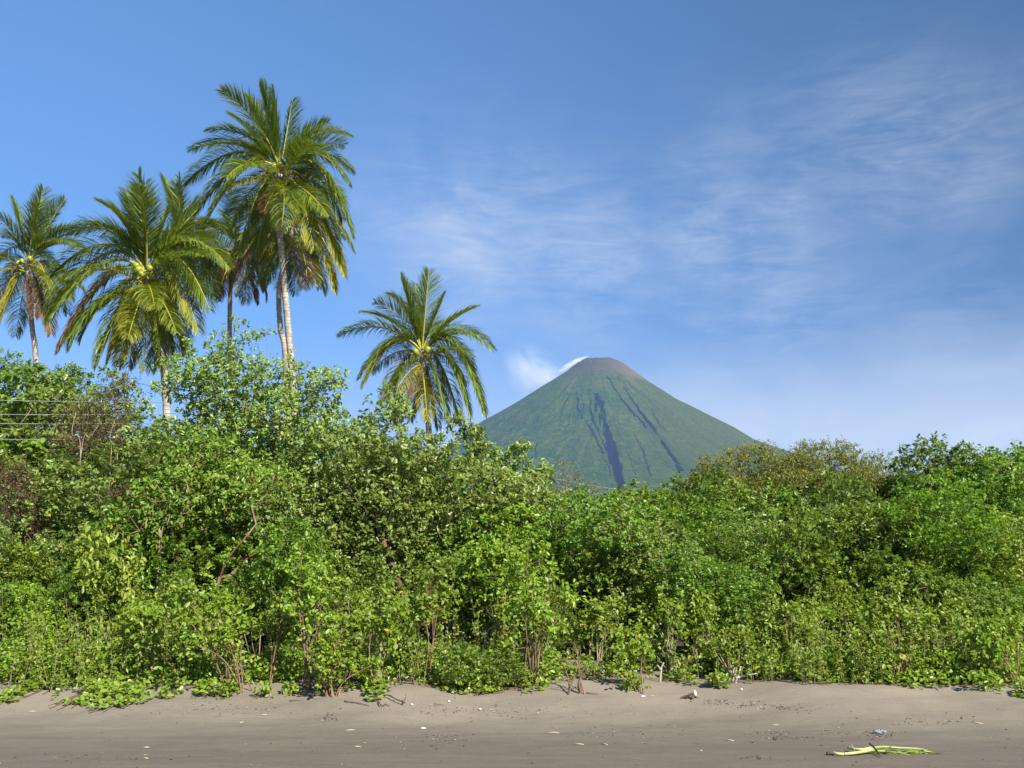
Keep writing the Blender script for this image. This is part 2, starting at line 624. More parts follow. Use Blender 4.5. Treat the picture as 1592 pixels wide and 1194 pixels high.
def wood_mesh(name, NN, par, rad, kids, mat, rmin=0.0):
    tb = Tubes()
    done = np.zeros(len(NN), bool)
    for tip in np.where(kids == 0)[0][::-1]:
        ch = [tip]
        while par[ch[-1]] >= 0 and not done[ch[-1]]:
            done[ch[-1]] = True
            ch.append(par[ch[-1]])
        if len(ch) < 2:
            continue
        ch = ch[::-1]
        rr = rad[ch].copy()
        rr[0] = min(rr[0], rr[1] * 1.25)
        rm = rr.max()
        if rm < rmin:
            continue
        tb.add(NN[ch], rr, 8 if rm > 0.05 else (5 if rm > 0.015 else 3), cap=False)
    return tb.mesh(name, mat)


# ------------------------------------------------------------------ ground
def sstep(a, b, x):
    t = np.clip((x - a) / (b - a), 0, 1)
    return t * t * (3 - 2 * t)


def gz(x, y):
    x = np.asarray(x, float)
    y = np.asarray(y, float)
    lip = 13.15 + 0.30 * np.sin(x * 0.9 + 0.6) + 0.22 * np.sin(x * 2.3 + 2.0) - 0.018 * x
    base = 0.012 * np.clip(y - 4, -40, 9) + 0.16 * sstep(lip - 1.4, lip, y) + 0.09 * sstep(lip - 0.15, lip + 0.45, y) + 0.10 * sstep(14, 20, y)
    lum = 0.018 * np.sin(x * 1.7 + y * 0.9) * np.sin(y * 2.3 - x * 0.4 + 1.0) + 0.012 * np.sin(x * 4.1 - y * 2.7) * np.sin(y * 5.3 + x * 1.3)
    return base + lum * sstep(10.2, 13.0, y) * (1 - sstep(25, 60, y)) * 1.2 + 0.006 * np.sin(x * 0.7 + y * 3.1) * (1 - sstep(10, 14, y))


def on_ground(px, py):
    d = ray_dir(px, py)
    lo, hi = 3.0, 60.0
    for _ in range(50):
        mid = (lo + hi) / 2
        q = np.array([0, 0, CAMZ]) + d * (mid / d[1])
        if q[2] > gz(q[0], q[1]):
            lo = mid
        else:
            hi = mid
    return np.array([0, 0, CAMZ]) + d * (lo / d[1])


def axis_coords(lo, hi, step, far):
    c = list(np.arange(lo, hi + 1e-6, step))
    s, v = step, c[-1]
    while v < far:
        s *= 1.35
        v += s
        c.append(v)
    s, v = step, c[0]
    pre = []
    while v > -far:
        s *= 1.35
        v -= s
        pre.append(v)
    return np.clip(np.array(pre[::-1] + c), -far, far)


gx = axis_coords(-11, 11, 0.08, 13500)
gy = axis_coords(8.0, 17.5, 0.07, 13500)
XX, YY = np.meshgrid(gx, gy)
ZZ = gz(XX, YY)
grain = rng.normal(0, 1, XX.shape)
ZZ = ZZ + grain * 0.0022 * (np.abs(XX) < 12) * (YY > 7) * (YY < 18)
for _ in range(1100):      # scuffs and small footfalls in the dry sand
    cx_, cy_ = rng.uniform(-9, 9), rng.uniform(9.3, 14.5)
    rr_ = rng.uniform(0.035, 0.16)
    dry = sstep(10.6, 12.4, cy_)
    am = rng.normal(0, 0.010) * (0.25 + dry)
    ix = np.searchsorted(gx, [cx_ - 3 * rr_, cx_ + 3 * rr_])
    iy = np.searchsorted(gy, [cy_ - 3 * rr_, cy_ + 3 * rr_])
    sl = (slice(iy[0], iy[1]), slice(ix[0], ix[1]))
    q = ((XX[sl] - cx_) ** 2 + ((YY[sl] - cy_) * 1.3) ** 2) / rr_ ** 2
    ZZ[sl] += am * np.exp(-q) - am * 0.5 * np.exp(-q / 2.2)
ny_, nx_ = XX.shape
ii = np.arange(ny_ - 1)[:, None] * nx_ + np.arange(nx_ - 1)[None, :]
GF = np.stack([ii, ii + 1, ii + nx_ + 1, ii + nx_], -1).reshape(-1, 4)


def sand_mat():
    m, N = new_mat('beach_sand')
    g = N.n.new('ShaderNodeNewGeometry')
    p = g.outputs['Position']
    x, y, z = N.sep(p)
    n1 = N.noise(p, 0.55, 5, 0.6)
    st = N.n.new('ShaderNodeMapping')
    st.inputs['Scale'].default_value = (0.35, 2.2, 1)
    N.l.new(p, st.inputs['Vector'])
    n2 = N.noise(st.outputs[0], 1.6, 6, 0.65, 0.6)
    n3 = N.noise(p, 28.0, 4, 0.7)
    n4 = N.noise(p, 95.0, 3, 0.75)
    n5 = N.noise(st.outputs[0], 9.0, 5, 0.7, 0.8)
    edge = N.math('ADD', y, N.math('ADD', N.math('MULTIPLY', n1, 1.6), N.math('MULTIPLY', n2, 1.5)))
    dry = N.ramp(edge, 11.6, 15.0)
    wet = N.mix(N.ramp(n2, 0.35, 0.68), (0.120, 0.101, 0.077, 1), (0.143, 0.121, 0.093, 1))
    dryc = N.mix(N.ramp(n1, 0.3, 0.7), (0.200, 0.170, 0.128, 1), (0.235, 0.200, 0.153, 1))
    c = N.mix(dry, wet, dryc)
    c = N.mix(N.math('MULTIPLY', N.ramp(n3, 0.56, 0.74), 0.4), c, (0.09, 0.072, 0.055, 1))
    c = N.mix(N.math('MULTIPLY', N.ramp(n4, 0.60, 0.78), 0.35), c, (0.46, 0.41, 0.33, 1))
    c = N.mix(N.math('MULTIPLY', N.ramp(n4, 0.40, 0.22), 0.4), c, (0.07, 0.055, 0.042, 1))
    c = N.mix(N.math('MULTIPLY', N.ramp(n5, 0.52, 0.72), 0.30), c, (0.095, 0.078, 0.060, 1))
    c = N.mix(N.math('MULTIPLY', N.ramp(n5, 0.46, 0.30), 0.22), c, (0.30, 0.26, 0.205, 1))
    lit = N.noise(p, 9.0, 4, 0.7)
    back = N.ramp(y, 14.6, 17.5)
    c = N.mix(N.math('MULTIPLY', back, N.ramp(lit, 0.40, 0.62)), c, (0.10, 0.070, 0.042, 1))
    c = N.mix(N.ramp(y, 26, 60), c, (0.055, 0.085, 0.025, 1))
    b = N.n.new('ShaderNodeBsdfPrincipled')
    N.l.new(c, b.inputs['Base Color'])
    N.put(b.inputs['Roughness'], N.ramp(dry, 0, 1, 0.72, 0.95))
    b.inputs['Specular IOR Level'].default_value = 0.22
    bp = N.n.new('ShaderNodeBump')
    bp.inputs['Strength'].default_value = 0.55
    bp.inputs['Distance'].default_value = 0.012
    N.l.new(N.math('ADD', n3, N.math('MULTIPLY', n4, 0.5)), bp.inputs['Height'])
    N.l.new(bp.outputs[0], b.inputs['Normal'])
    o = N.n.new('ShaderNodeOutputMaterial')
    N.l.new(b.outputs[0], o.inputs['Surface'])
    return m


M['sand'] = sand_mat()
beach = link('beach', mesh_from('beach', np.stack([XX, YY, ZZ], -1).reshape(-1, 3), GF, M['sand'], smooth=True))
tag(beach, 'grey brown volcanic sand beach running up to the thicket', kind='structure')

# ------------------------------------------------------------------ volcano
VY = 7000.0
right_px = [(954, 562), (964, 565), (975, 571), (1008, 597), (1055, 630), (1100, 655), (1136, 675), (1168, 697), (1240, 727), (1320, 763), (1450, 808), (1700, 856), (2100, 899)]
left_px = [(899, 563.5), (889, 571), (880, 579), (840, 604), (800, 630), (750, 660), (710, 690), (650, 724), (570, 763), (430, 808), (180, 856), (-220, 899)]
axis_x = P(926, 562, VY)[0]


def prof(pts):
    q = np.array([P(a, b, VY) for a, b in pts])
    z, r_ = q[:, 2], np.abs(q[:, 0] - axis_x)
    z[-1] = -2.0
    return z[::-1], r_[::-1]


zr, rr = prof(right_px)
zl, rl = prof(left_px)
ztop = min(zr.max(), zl.max())
ths = np.concatenate([np.linspace(-np.pi, 0, 760, endpoint=False), np.linspace(0, np.pi, 60, endpoint=False)])   # -pi..0 faces the camera
rows = np.concatenate([np.linspace(-2, 500, 30, endpoint=False), np.linspace(500, ztop, 235)])
TH, ZV = np.meshgrid(ths, rows)
wgt = (1 + np.cos(TH)) / 2
Rr = np.interp(ZV, zr, rr)
Rl = np.interp(ZV, zl, rl)
RV = Rl + (Rr - Rl) * wgt


def fbm2(u, v, seed, octs=5, period=None):
    """value noise, periodic in u"""
    out = np.zeros_like(u)
    amp, tot = 1.0, 0.0
    rg = np.random.default_rng(seed)
    for o in range(octs):
        per = period * 2 ** o
        tab = rg.random((per, 64))
        uu, vv = u * per, v * 2 ** o
        i, j = np.floor(uu).astype(int), np.floor(vv).astype(int)
        fu, fv = uu - i, vv - j
        fu, fv = fu * fu * (3 - 2 * fu), fv * fv * (3 - 2 * fv)
        g = lambda a, b: tab[a % per, b % 64]
        out += amp * ((g(i, j) * (1 - fu) + g(i + 1, j) * fu) * (1 - fv) + (g(i, j + 1) * (1 - fu) + g(i + 1, j + 1) * fu) * fv)
        tot += amp
        amp *= 0.55
    return out / tot


U = (TH + np.pi) / (2 * np.pi)
hfrac = ZV / ztop
rill = fbm2(U + 0.012 * fbm2(U, hfrac * 9, 5, 3, 40), hfrac * 3.0, 11, 4, 96)
broad = fbm2(U, hfrac * 2.0, 12, 3, 22)
fade = sstep(1.0, 0.80, hfrac) * 0.8 + 0.2
RV = RV * (1 + (np.abs(rill - 0.5) * 2 - 0.35) * 0.034 * fade + (broad - 0.5) * 0.025 * fade)
VX = axis_x + RV * np.cos(TH)
VYY = VY + RV * np.sin(TH) * 1.0
# where each point of the slope is seen, to lay out the ash gullies along the lines they follow on the mountain
cph, sph = math.cos(PITCH), math.sin(PITCH)
dz_ = ZV - CAMZ
dep = VYY * cph + dz_ * sph
PX = CX + FPX * VX / dep
PY = CY - FPX * (dz_ * cph - VYY * sph) / dep
gullies = [
    (1.0, 3.4, 7.0, [(928, 612), (930, 640), (936, 662), (946, 684), (954, 712), (962, 742), (968, 770)]),
    (1.0, 2.2, 5.5, [(936, 622), (938, 640), (942, 662), (950, 682), (957, 702), (962, 726), (966, 750)]),
    (0.8, 1.0, 2.2, [(918, 604), (917, 634), (923, 655), (934, 680), (943, 700), (950, 722)]),
    (0.75, 0.9, 2.0, [(895, 610), (898, 632), (906, 650), (918, 668), (930, 690), (938, 706)]),
    (0.55, 0.8, 1.3, [(900, 582), (894, 596), (886, 612), (876, 630), (868, 644)]),
    (0.55, 0.8, 1.2, [(903, 590), (905, 605), (903, 622), (907, 640)]),
    (0.5, 0.7, 1.1, [(915, 605), (914, 622), (916, 640)]),
    (1.0, 1.3, 3.0, [(944, 585), (955, 602), (968, 622), (980, 638), (992, 650), (1004, 666)]),
    (1.0, 2.2, 5.2, [(996, 640), (1004, 652), (1016, 668), (1028, 684), (1040, 700), (1050, 716), (1060, 732)]),
    (0.75, 1.0, 2.2, [(968, 600), (980, 620), (994, 636), (1006, 652), (1020, 666)]),
    (0.7, 0.8, 1.8, [(975, 650), (985, 672), (996, 696), (1004, 716), (1010, 740)]),
    (0.6, 0.7, 1.5, [(955, 660), (966, 682), (976, 704), (984, 722), (990, 745)]),
    (0.6, 0.7, 1.3, [(998, 620), (1012, 636), (1022, 652), (1036, 672)]),
    (0.6, 0.7, 1.2, [(922, 690), (934, 706), (944, 720), (950, 740)]),
    (0.6, 1.1, 1.6, [(838, 680), (834, 695), (832, 712)]),
    (0.4, 0.7, 1.0, [(864, 640), (856, 654), (850, 668)]),
    (0.45, 0.7, 1.2, [(1050, 716), (1062, 722), (1072, 730)]),
    (0.5, 0.7, 1.2, [(952, 575), (966, 590), (978, 606), (990, 622)]),
]
wob = (fbm2(U, hfrac * 40, 31, 4, 160) - 0.5)
wob2 = fbm2(U, hfrac * 14, 33, 3, 420)
wob3 = fbm2(U, hfrac * 5, 35, 2, 640)
lava = np.zeros_like(PX)
front = (TH < 0)
for amp, w0, w1, pl in gullies:
    pl = np.array(pl, float)
    xs = np.interp(PY, pl[:, 1], pl[:, 0])
    tt = (PY - pl[0, 1]) / (pl[-1, 1] - pl[0, 1])
    wd = w0 + (w1 - w0) * np.clip(tt, 0, 1)
    dd = np.abs(PX - xs + wob * 9.0)
    mk = np.clip(1.25 - dd / wd, 0, 1) * ((tt > 0) & (tt < 1)) * front
    mk = mk * (0.42 + 0.85 * sstep(0.36, 0.55, wob2)) * (0.55 + 0.6 * sstep(0.35, 0.55, wob3))
    lava = np.maximum(lava, amp * np.clip(mk * 1.9 - 0.25, 0, 1))
VX2 = axis_x + (RV - lava * 11) * np.cos(TH)
VY2 = VY + (RV - lava * 11) * np.sin(TH)
rimz = (fbm2(U, hfrac * 0, 77, 3, 14) - 0.5) * 26 * sstep(0.93, 1.0, hfrac)
ZV2 = ZV + rimz
nr, nt = TH.shape
VV = np.stack([VX2, VY2, ZV2], -1).reshape(-1, 3)
ii = np.arange(nr - 1)[:, None] * nt
jj = np.arange(nt)[None, :]
VF = np.stack([ii + jj, ii + (jj + 1) % nt, ii + nt + (jj + 1) % nt, ii + nt + jj], -1).reshape(-1, 4)
bowl = VV[(nr - 1) * nt:].copy()
bowl[:, :2] = np.array([axis_x, VY]) + (bowl[:, :2] - np.array([axis_x, VY])) * 0.6
bowl[:, 2] -= 60
nb = len(VV)
VV = np.vstack([VV, bowl, [[axis_x, VY, ztop - 80]]])
jj = np.arange(nt)
VF2 = np.stack([(nr - 1) * nt + jj, (nr - 1) * nt + (jj + 1) % nt, nb + (jj + 1) % nt, nb + jj], -1)
VT = np.stack([nb + jj, nb + (jj + 1) % nt, np.full(nt, nb + nt)], -1)


def volcano_mat():
    m, N = new_mat('volcano_slope')
    g = N.n.new('ShaderNodeNewGeometry')
    p = g.outputs['Position']
    x, y, z = N.sep(p)
    at = N.n.new('ShaderNodeAttribute')
    at.attribute_name = 'lava'
    at2 = N.n.new('ShaderNodeAttribute')
    at2.attribute_name = 'rill'
    n1 = N.noise(p, 0.006, 6, 0.62)
    n2 = N.noise(p, 0.022, 6, 0.7)
    n3 = N.noise(p, 0.10, 3, 0.7)
    c = N.mix(N.ramp(n1, 0.3, 0.7), (0.034, 0.072, 0.026, 1), (0.082, 0.108, 0.028, 1))
    c = N.mix(N.math('MULTIPLY', N.ramp(n2, 0.50, 0.66), 0.80), c, (0.140, 0.150, 0.040, 1))
    c = N.mix(N.math('MULTIPLY', N.ramp(n3, 0.52, 0.40), 0.8), c, (0.016, 0.040, 0.018, 1))
    c = N.mix(N.math('MULTIPLY', N.ramp(at2.outputs['Fac'], 0.42, 0.25), 0.45), c, (0.030, 0.060, 0.028, 1))
    # grassy yellow flank east of the gullies, bare tuff and ash near the top
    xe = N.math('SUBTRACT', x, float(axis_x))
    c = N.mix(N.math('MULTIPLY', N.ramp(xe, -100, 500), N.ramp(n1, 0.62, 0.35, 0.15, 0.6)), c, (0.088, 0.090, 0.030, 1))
    hz = N.math('ADD', z, N.math('MULTIPLY', N.math('SUBTRACT', n1, 0.5), 420.0))
    top = N.ramp(hz, ztop - 270, ztop - 20)
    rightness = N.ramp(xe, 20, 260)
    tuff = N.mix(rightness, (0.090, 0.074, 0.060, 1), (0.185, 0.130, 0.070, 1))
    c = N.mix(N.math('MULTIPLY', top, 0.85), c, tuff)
    c = N.mix(N.math('MULTIPLY', N.ramp(hz, ztop - 140, ztop + 20), 0.55), c, (0.085, 0.070, 0.060, 1))
    c = N.mix(N.ramp(at.outputs['Fac'], 0.08, 0.65), c, (0.014, 0.016, 0.030, 1))
    b = N.n.new('ShaderNodeBsdfPrincipled')
    N.l.new(c, b.inputs['Base Color'])
    b.inputs['Roughness'].default_value = 0.95
    b.inputs['Specular IOR Level'].default_value = 0.05
    bp = N.n.new('ShaderNodeBump')
    bp.inputs['Strength'].default_value = 0.8
    bp.inputs['Distance'].default_value = 26
    N.l.new(N.math('ADD', n2, N.math('MULTIPLY', n3, 0.6)), bp.inputs['Height'])
    N.l.new(bp.outputs[0], b.inputs['Normal'])
    o = N.n.new('ShaderNodeOutputMaterial')
    N.l.new(b.outputs[0], o.inputs['Surface'])
    return m


M['volcano'] = volcano_mat()
vme = mesh_from('volcano', VV, [np.concatenate([VF, VF2]), VT], M['volcano'], smooth=True)
for nm, arr in (('lava', lava), ('rill', rill)):
    a = vme.attributes.new(nm, 'FLOAT', 'POINT')
    full = np.zeros(len(VV), np.float32)
    full[:arr.size] = arr.ravel()
    full[arr.size:] = 0.3 if nm == 'rill' else 0
    a.data.foreach_set('value', full)
volcano = link('volcano', vme)
tag(volcano, 'green cone shaped volcano with dark ash gullies and bare summit', kind='structure')


def puff(name, px, py, Y, sx_, sy_, sz_, tilt, dens, nscale, label, thin=1.6):
    """a drift of volcanic steam: a closed shell holding a soft uneven volume"""
    t = np.linspace(0, np.pi, 13)[1:-1]
    f = np.linspace(0, 2 * np.pi, 24, endpoint=False)
    T_, F_ = np.meshgrid(t, f, indexing='ij')
    V = np.stack([np.sin(T_) * np.cos(F_), np.sin(T_) * np.sin(F_), np.cos(T_)], -1).reshape(-1, 3)
    V = np.vstack([V, [[0, 0, 1], [0, 0, -1]]])
    k, n = len(t), 24
    i = np.arange(k - 1)[:, None] * n
    j = np.arange(n)[None, :]
    q = np.stack([i + j, i + n + j, i + n + (j + 1) % n, i + (j + 1) % n], -1).reshape(-1, 4)
    j = np.arange(n)
    tr = np.vstack([np.stack([np.full(n, k * n), j, (j + 1) % n], -1), np.stack([np.full(n, k * n + 1), (k - 1) * n + (j + 1) % n, (k - 1) * n + j], -1)])
    m, N = new_mat(name + '_volume')
    tcn = N.n.new('ShaderNodeTexCoord')
    o = tcn.outputs['Object']
    ln = N.vmath('LENGTH', o)
    fall = N.math('POWER', N.math('SUBTRACT', 1.0, ln, clamp=True), thin)
    nz = N.noise(o, nscale, 5, 0.6, 0.4)
    dn = N.math('MULTIPLY', N.math('MULTIPLY', fall, N.ramp(nz, 0.34, 0.66)), dens)
    pv = N.n.new('ShaderNodeVolumePrincipled')
    pv.inputs['Color'].default_value = (0.99, 0.99, 0.99, 1)
    pv.inputs['Anisotropy'].default_value = -0.3
    N.l.new(dn, pv.inputs['Density'])
    ou = N.n.new('ShaderNodeOutputMaterial')
    N.l.new(pv.outputs[0], ou.inputs['Volume'])
    ob = link(name, mesh_from(name, V, [q, tr], m))
    ob.location = P(px, py, Y)
    ob.scale = (sx_, sy_, sz_)
    ob.rotation_euler = (0, tilt, 0)
    return tag(ob, label, kind='stuff')


puff('smoke', 838, 588, 7120, 370, 220, 210, R(42), 0.0085, 1.9, 'thin white steam drifting off the left flank of the volcano', 1.3)
puff('smoke', 892, 567, 7030, 130, 90, 34, R(-26), 0.075, 1.1, 'small bright white steam cap on the left crater rim', 1.0)

# ------------------------------------------------------------------ haze
hz_v = np.array([[a * 14500, b * 14500, c] for c in (-3.2, float(ztop + 120)) for a, b in ((-1, -1), (1, -1), (1, 1), (-1, 1))])
hz_f = np.array([[0, 3, 2, 1], [4, 5, 6, 7], [0, 1, 5, 4], [1, 2, 6, 5], [2, 3, 7, 6], [3, 0, 4, 7]])
hm, HN = new_mat('haze_volume')
pv = HN.n.new('ShaderNodeVolumePrincipled')
pv.inputs['Color'].default_value = (0.30, 0.55, 1.0, 1)
pv.inputs['Density'].default_value = 3.4e-5
ho = HN.n.new('ShaderNodeOutputMaterial')
HN.l.new(pv.outputs[0], ho.inputs['Volume'])
haze = link('haze', mesh_from('haze', hz_v, hz_f, hm))
tag(haze, 'thin bluish morning haze between the beach and the volcano', kind='stuff')


# ------------------------------------------------------------------ coconut palms
def frond_curve(az, el, L, droop, wind=0.0, n=22):
    s = np.linspace(0, 1, n)
    e = el - droop * s ** 1.25
    h = np.array([math.cos(az), math.sin(az), 0.0])
    d = np.cos(e)[:, None] * h + np.sin(e)[:, None] * np.array([0, 0, 1.0])
    d = norm(d + wind * (s ** 1.2)[:, None] * np.array([-1.0, -0.1, -0.1]))
    return np.vstack([[0, 0, 0], np.cumsum(d[:-1] * L / (n - 1), 0)])


def frond_to(tip, arch, n=22):
    """a midrib that rises by `arch` on its way to the tip"""
    tip = np.asarray(tip, float)
    t = np.linspace(0, 1, 60)[:, None]
    c = tip * 0.42 + np.array([0, 0, 1.75 * arch])
    p = 2 * t * (1 - t) * c + t * t * tip
    ln = np.concatenate([[0], np.cumsum(np.linalg.norm(np.diff(p, axis=0), axis=1))])
    q = np.linspace(0, ln[-1], n)
    return np.stack([np.interp(q, ln, p[:, k]) for k in range(3)], -1)


def make_frond(pts, age, r, wind=0.0, sag=0.5, twist=0.0):
    """one feather leaf from the crown's centre: a curved midrib with hanging leaflets"""
    n = len(pts)
    s = np.linspace(0, 1, n)
    d = norm(np.gradient(pts, axis=0))
    L = np.linalg.norm(np.diff(pts, axis=0), axis=1).sum()
    h = norm(pts[-1] * np.array([1, 1, 0.0]) + 1e-6)
    tb = Tubes()
    rad = 0.050 * (1 - s) ** 0.8 * (L / 4.2) + 0.007
    tb.add(pts, rad, 4, cap=False)
    # leaflets
    npair = int(140 * (L / 4.0) ** 0.6)
    base = np.linspace(0.13, 0.985, npair) + r.normal(0, 0.004, npair)
    q = np.repeat(np.clip(base, 0.1, 0.99), 2)
    side = np.tile([1.0, -1.0], npair)
    keep = r.random(len(q)) > (0.06 + 0.20 * max(0, age - 0.5))
    q, side = q[keep], side[keep]
    m = len(q)
    bp = np.stack([np.interp(q, s, pts[:, k]) for k in range(3)], -1)
    td = norm(np.stack([np.interp(q, s, d[:, k]) for k in range(3)], -1))
    lat0 = norm(np.cross(td, np.array([0, 0, 1.0]) + 0.25 * h))
    upv = np.cross(lat0, td)
    ct, st_ = math.cos(twist), math.sin(twist)
    lat = lat0 * ct + upv * st_
    up2 = upv * ct - lat0 * st_
    ll = L * 0.295 * np.sin(np.pi * (0.10 + 0.88 * q)) ** 0.62 * (0.86 + 0.28 * r.random(m)) * (1 + 0.15 * np.clip(td[:, 2], 0, 1))
    upr = np.clip(td[:, 2], 0, 1)
    fwd = 0.35 + 0.85 * q + 0.55 * upr
    vee = 0.30 * (1 - max(0.0, age)) + 0.1
    dirv_ = norm(lat * side[:, None] + td * fwd[:, None] + up2 * vee + r.normal(0, 0.10, (m, 3)) + wind * 0.6 * np.array([-1.0, 0, 0]))
    hang = sag * (0.5 + 1.1 * r.random(m)) * (0.7 + 0.5 * q)
    w = 0.0165 * (L / 4.2) ** 0.5 * (0.8 + 0.4 * r.random(m))
    k = 4
    P_ = np.zeros((m, k, 3))
    P_[:, 0] = bp
    cur = dirv_.copy()
    for i in range(1, k):
        P_[:, i] = P_[:, i - 1] + cur * (ll / (k - 1))[:, None]
        cur = norm(cur + np.array([0, 0, -1.0]) * (hang * 0.75)[:, None])
    wv = norm(np.cross(dirv_, np.array([0, 0, 1.0]) + r.normal(0, 0.35, (m, 3))))
    prof_ = np.array([0.55, 1.0, 0.75, 0.06])
    A = P_ + wv[:, None, :] * (w[:, None] * prof_)[..., None]
    B = P_ - wv[:, None, :] * (w[:, None] * prof_)[..., None]
    V = np.stack([A, B], 2).reshape(m, -1, 3)          # a0 b0 a1 b1 ...
    o = np.arange(m)[:, None] * (2 * k) + tb.n
    F = []
    for i in range(k - 1):
        F.append(o + np.array([2 * i, 2 * i + 1, 2 * i + 3, 2 * i + 2]))
    LF = np.stack(F, 1).reshape(-1, 4)
    rq = np.concatenate(tb.Q)
    tint = np.concatenate([np.full(len(rq), 0.9), np.repeat(np.clip(r.random(m) * 0.7 + 0.25 * r.random(), 0, 1), k - 1)])
    la = np.repeat(age + 0.10 * (r.random(m) - 0.5) + 0.14 * max(0, age) * q, k - 1).reshape(m, k - 1)
    la = la + np.array([0.0, 0.05, 0.17]) * (0.3 + age)
    ages = np.concatenate([np.full(len(rq), min(0.66, 0.50 + 0.2 * age)), la.ravel()])
    me = mesh_from('frond', np.vstack([np.concatenate(tb.V), V.reshape(-1, 3)]), np.vstack([rq, LF]), M['frond'], {'tint': tint, 'age': np.clip(ages, 0, 1)})
    return me


def coconut_mesh(r):
    t = np.linspace(0, np.pi, 9)
    f = np.linspace(0, 2 * np.pi, 10, endpoint=False)
    prof_r = np.sin(t) * (1 + 0.12 * np.cos(t)) * 0.105
    prof_z = np.cos(t) * 0.135
    V = np.stack([prof_r[:, None] * np.cos(f) * (1 + 0.05 * np.cos(3 * f)), prof_r[:, None] * np.sin(f) * (1 + 0.05 * np.cos(3 * f)), prof_z[:, None] + 0 * f], -1).reshape(-1, 3)
    i = np.arange(8)[:, None] * 10
    j = np.arange(10)[None, :]
    q = np.stack([i + j, i + 10 + j, i + 10 + (j + 1) % 10, i + (j + 1) % 10], -1).reshape(-1, 4)
    return mesh_from('coconut', V, q, M['coconut_husk'], smooth=True)


COCO = coconut_mesh(rng)


def palm(label, crown, Y, trunk_px, r0, L, n, seed, wind, fronds, nuts=0, az0=0.0, dead=2, tr_top=0.8, back_age=0.15):
    """fronds: (dx, dy, depth, arch, age) - where a frond's tip hangs, in photo pixels from the heart, metres of depth towards (-) or away"""
    r = np.random.default_rng(seed)
    c = P(crown[0], crown[1], Y)
    tp = [P(a, b, Y + dy) for a, b, dy in trunk_px]
    foot = tp[-1]
    foot = np.array([foot[0], foot[1], gz(foot[0], foot[1]) - 0.1])
    root = empty('coconut_palm', foot, label, 'palm tree', 'coconut palms behind the thicket')
    path = bez([c - np.array([0, 0, 0.15])] + tp + [foot], 24)[::-1]
    k = len(path)
    s = np.linspace(0, 1, k)
    rad = r0 * (1.0 - 0.28 * s + 0.55 * np.exp(-s * 14)) * (1 + 0.045 * np.sin(np.arange(k) * 1.9) + 0.03 * r.normal(0, 1, k))
    rad[-3:] *= tr_top
    tb = Tubes().add(path - foot, rad, 12)
    link('trunk', tb.mesh('palm_trunk', M['palm_trunk']), root)
    co = c - foot
    px = Y / FPX * 1.02

    def add(pts, age, sag, tw, wnd):
        fr = link('frond', make_frond(pts, age, r, wnd, sag, tw), root)
        e = norm(pts[4])
        fr.location = co + np.array([e[0], e[1], 0]) * 0.12 + np.array([0, 0, 0.16 * e[2] - (0.50 if e[1] < -0.45 else 0.0)])
        if age > 0.8:
            fr['label'] = 'dry brown hanging frond'
    for (dx, dy, dep, arch, age) in fronds:
        age = age if age > 0.7 else age * 0.85
        tip = np.array([dx * px, dep, -dy * px])
        up = max(0.0, -dy) / 140.0
        if dep < -1.3:
            arch = arch * 0.35
            tip = tip * np.array([1, 1, 1.0]) + np.array([0, 0, 0.3])
        add(frond_to(tip, arch * px), age, 0.65 - 0.5 * min(1, up), r.normal(0, 0.2), wind * (0.4 + 0.6 * min(1, up)))
    # fronds on the far side and between, spiralling round the heart
    n += 4
    for i in range(n):
        u = (i + 0.5) / n
        el = R(72 - 118 * u) + r.normal(0, 0.08)
        az = R(20 + 140 * ((i * 0.618 + az0) % 1.0)) if i % 4 else R(200 + 140 * r.random())
        dr = R(45 + 40 * u ** 0.6) * (0.85 + 0.3 * r.random())
        if el < 0:
            dr = min(dr, max(0.12, el + R(88)))
        ag = back_age * (0.3 + u) + 0.05 * r.normal()
        if u > 1 - dead / max(1, n):
            ag = 0.92
        add(frond_curve(az, el, L * (0.85 + 0.2 * r.random()), dr, wind * 0.5), ag, 0.15 + 0.6 * u, r.normal(0, 0.25), wind * 0.5)
    # leaf bases and flower stalks round the heart
    for i in range(7):
        a = az0 + i * 0.9 + r.random() * 0.4
        h = np.array([math.cos(a), math.sin(a), 0])
        p0 = co + h * 0.08 - np.array([0, 0, 0.1])
        ln = 0.5 + 0.35 * r.random()
        pts = bez([p0, p0 + h * 0.3 * ln + np.array([0, 0, 0.22 * ln]), p0 + h * 0.8 * ln + np.array([0, 0, -0.15 * ln])], 5)
        t2 = Tubes().add(pts, np.linspace(0.03, 0.012, len(pts)), 4)
        for q in range(7):
            b0 = pts[-3] + (pts[-1] - pts[-3]) * r.random()
            t2.add(np.array([b0, b0 + r.normal(0, 0.10, 3) + h * 0.14 + np.array([0, 0, -0.14])]), [0.012, 0.008], 3)
        link('flower_stalk', t2.mesh('flower_stalk', M['flower_stalk']), root)
    for i in range(nuts):
        a = R(195) + R(170) * (i + 0.5) / nuts + r.normal(0, 0.12)
        o = link('coconut', COCO, root)
        o.location = co + np.array([math.cos(a) * 0.34, math.sin(a) * 0.72, 0.06 - 0.34 * r.random()])
        o.rotation_euler = (r.normal(0, 0.4), r.normal(0, 0.4), r.random() * 6)
        sc = 1.05 + 0.3 * r.random()
        o.scale = (sc, sc, sc)
    return root


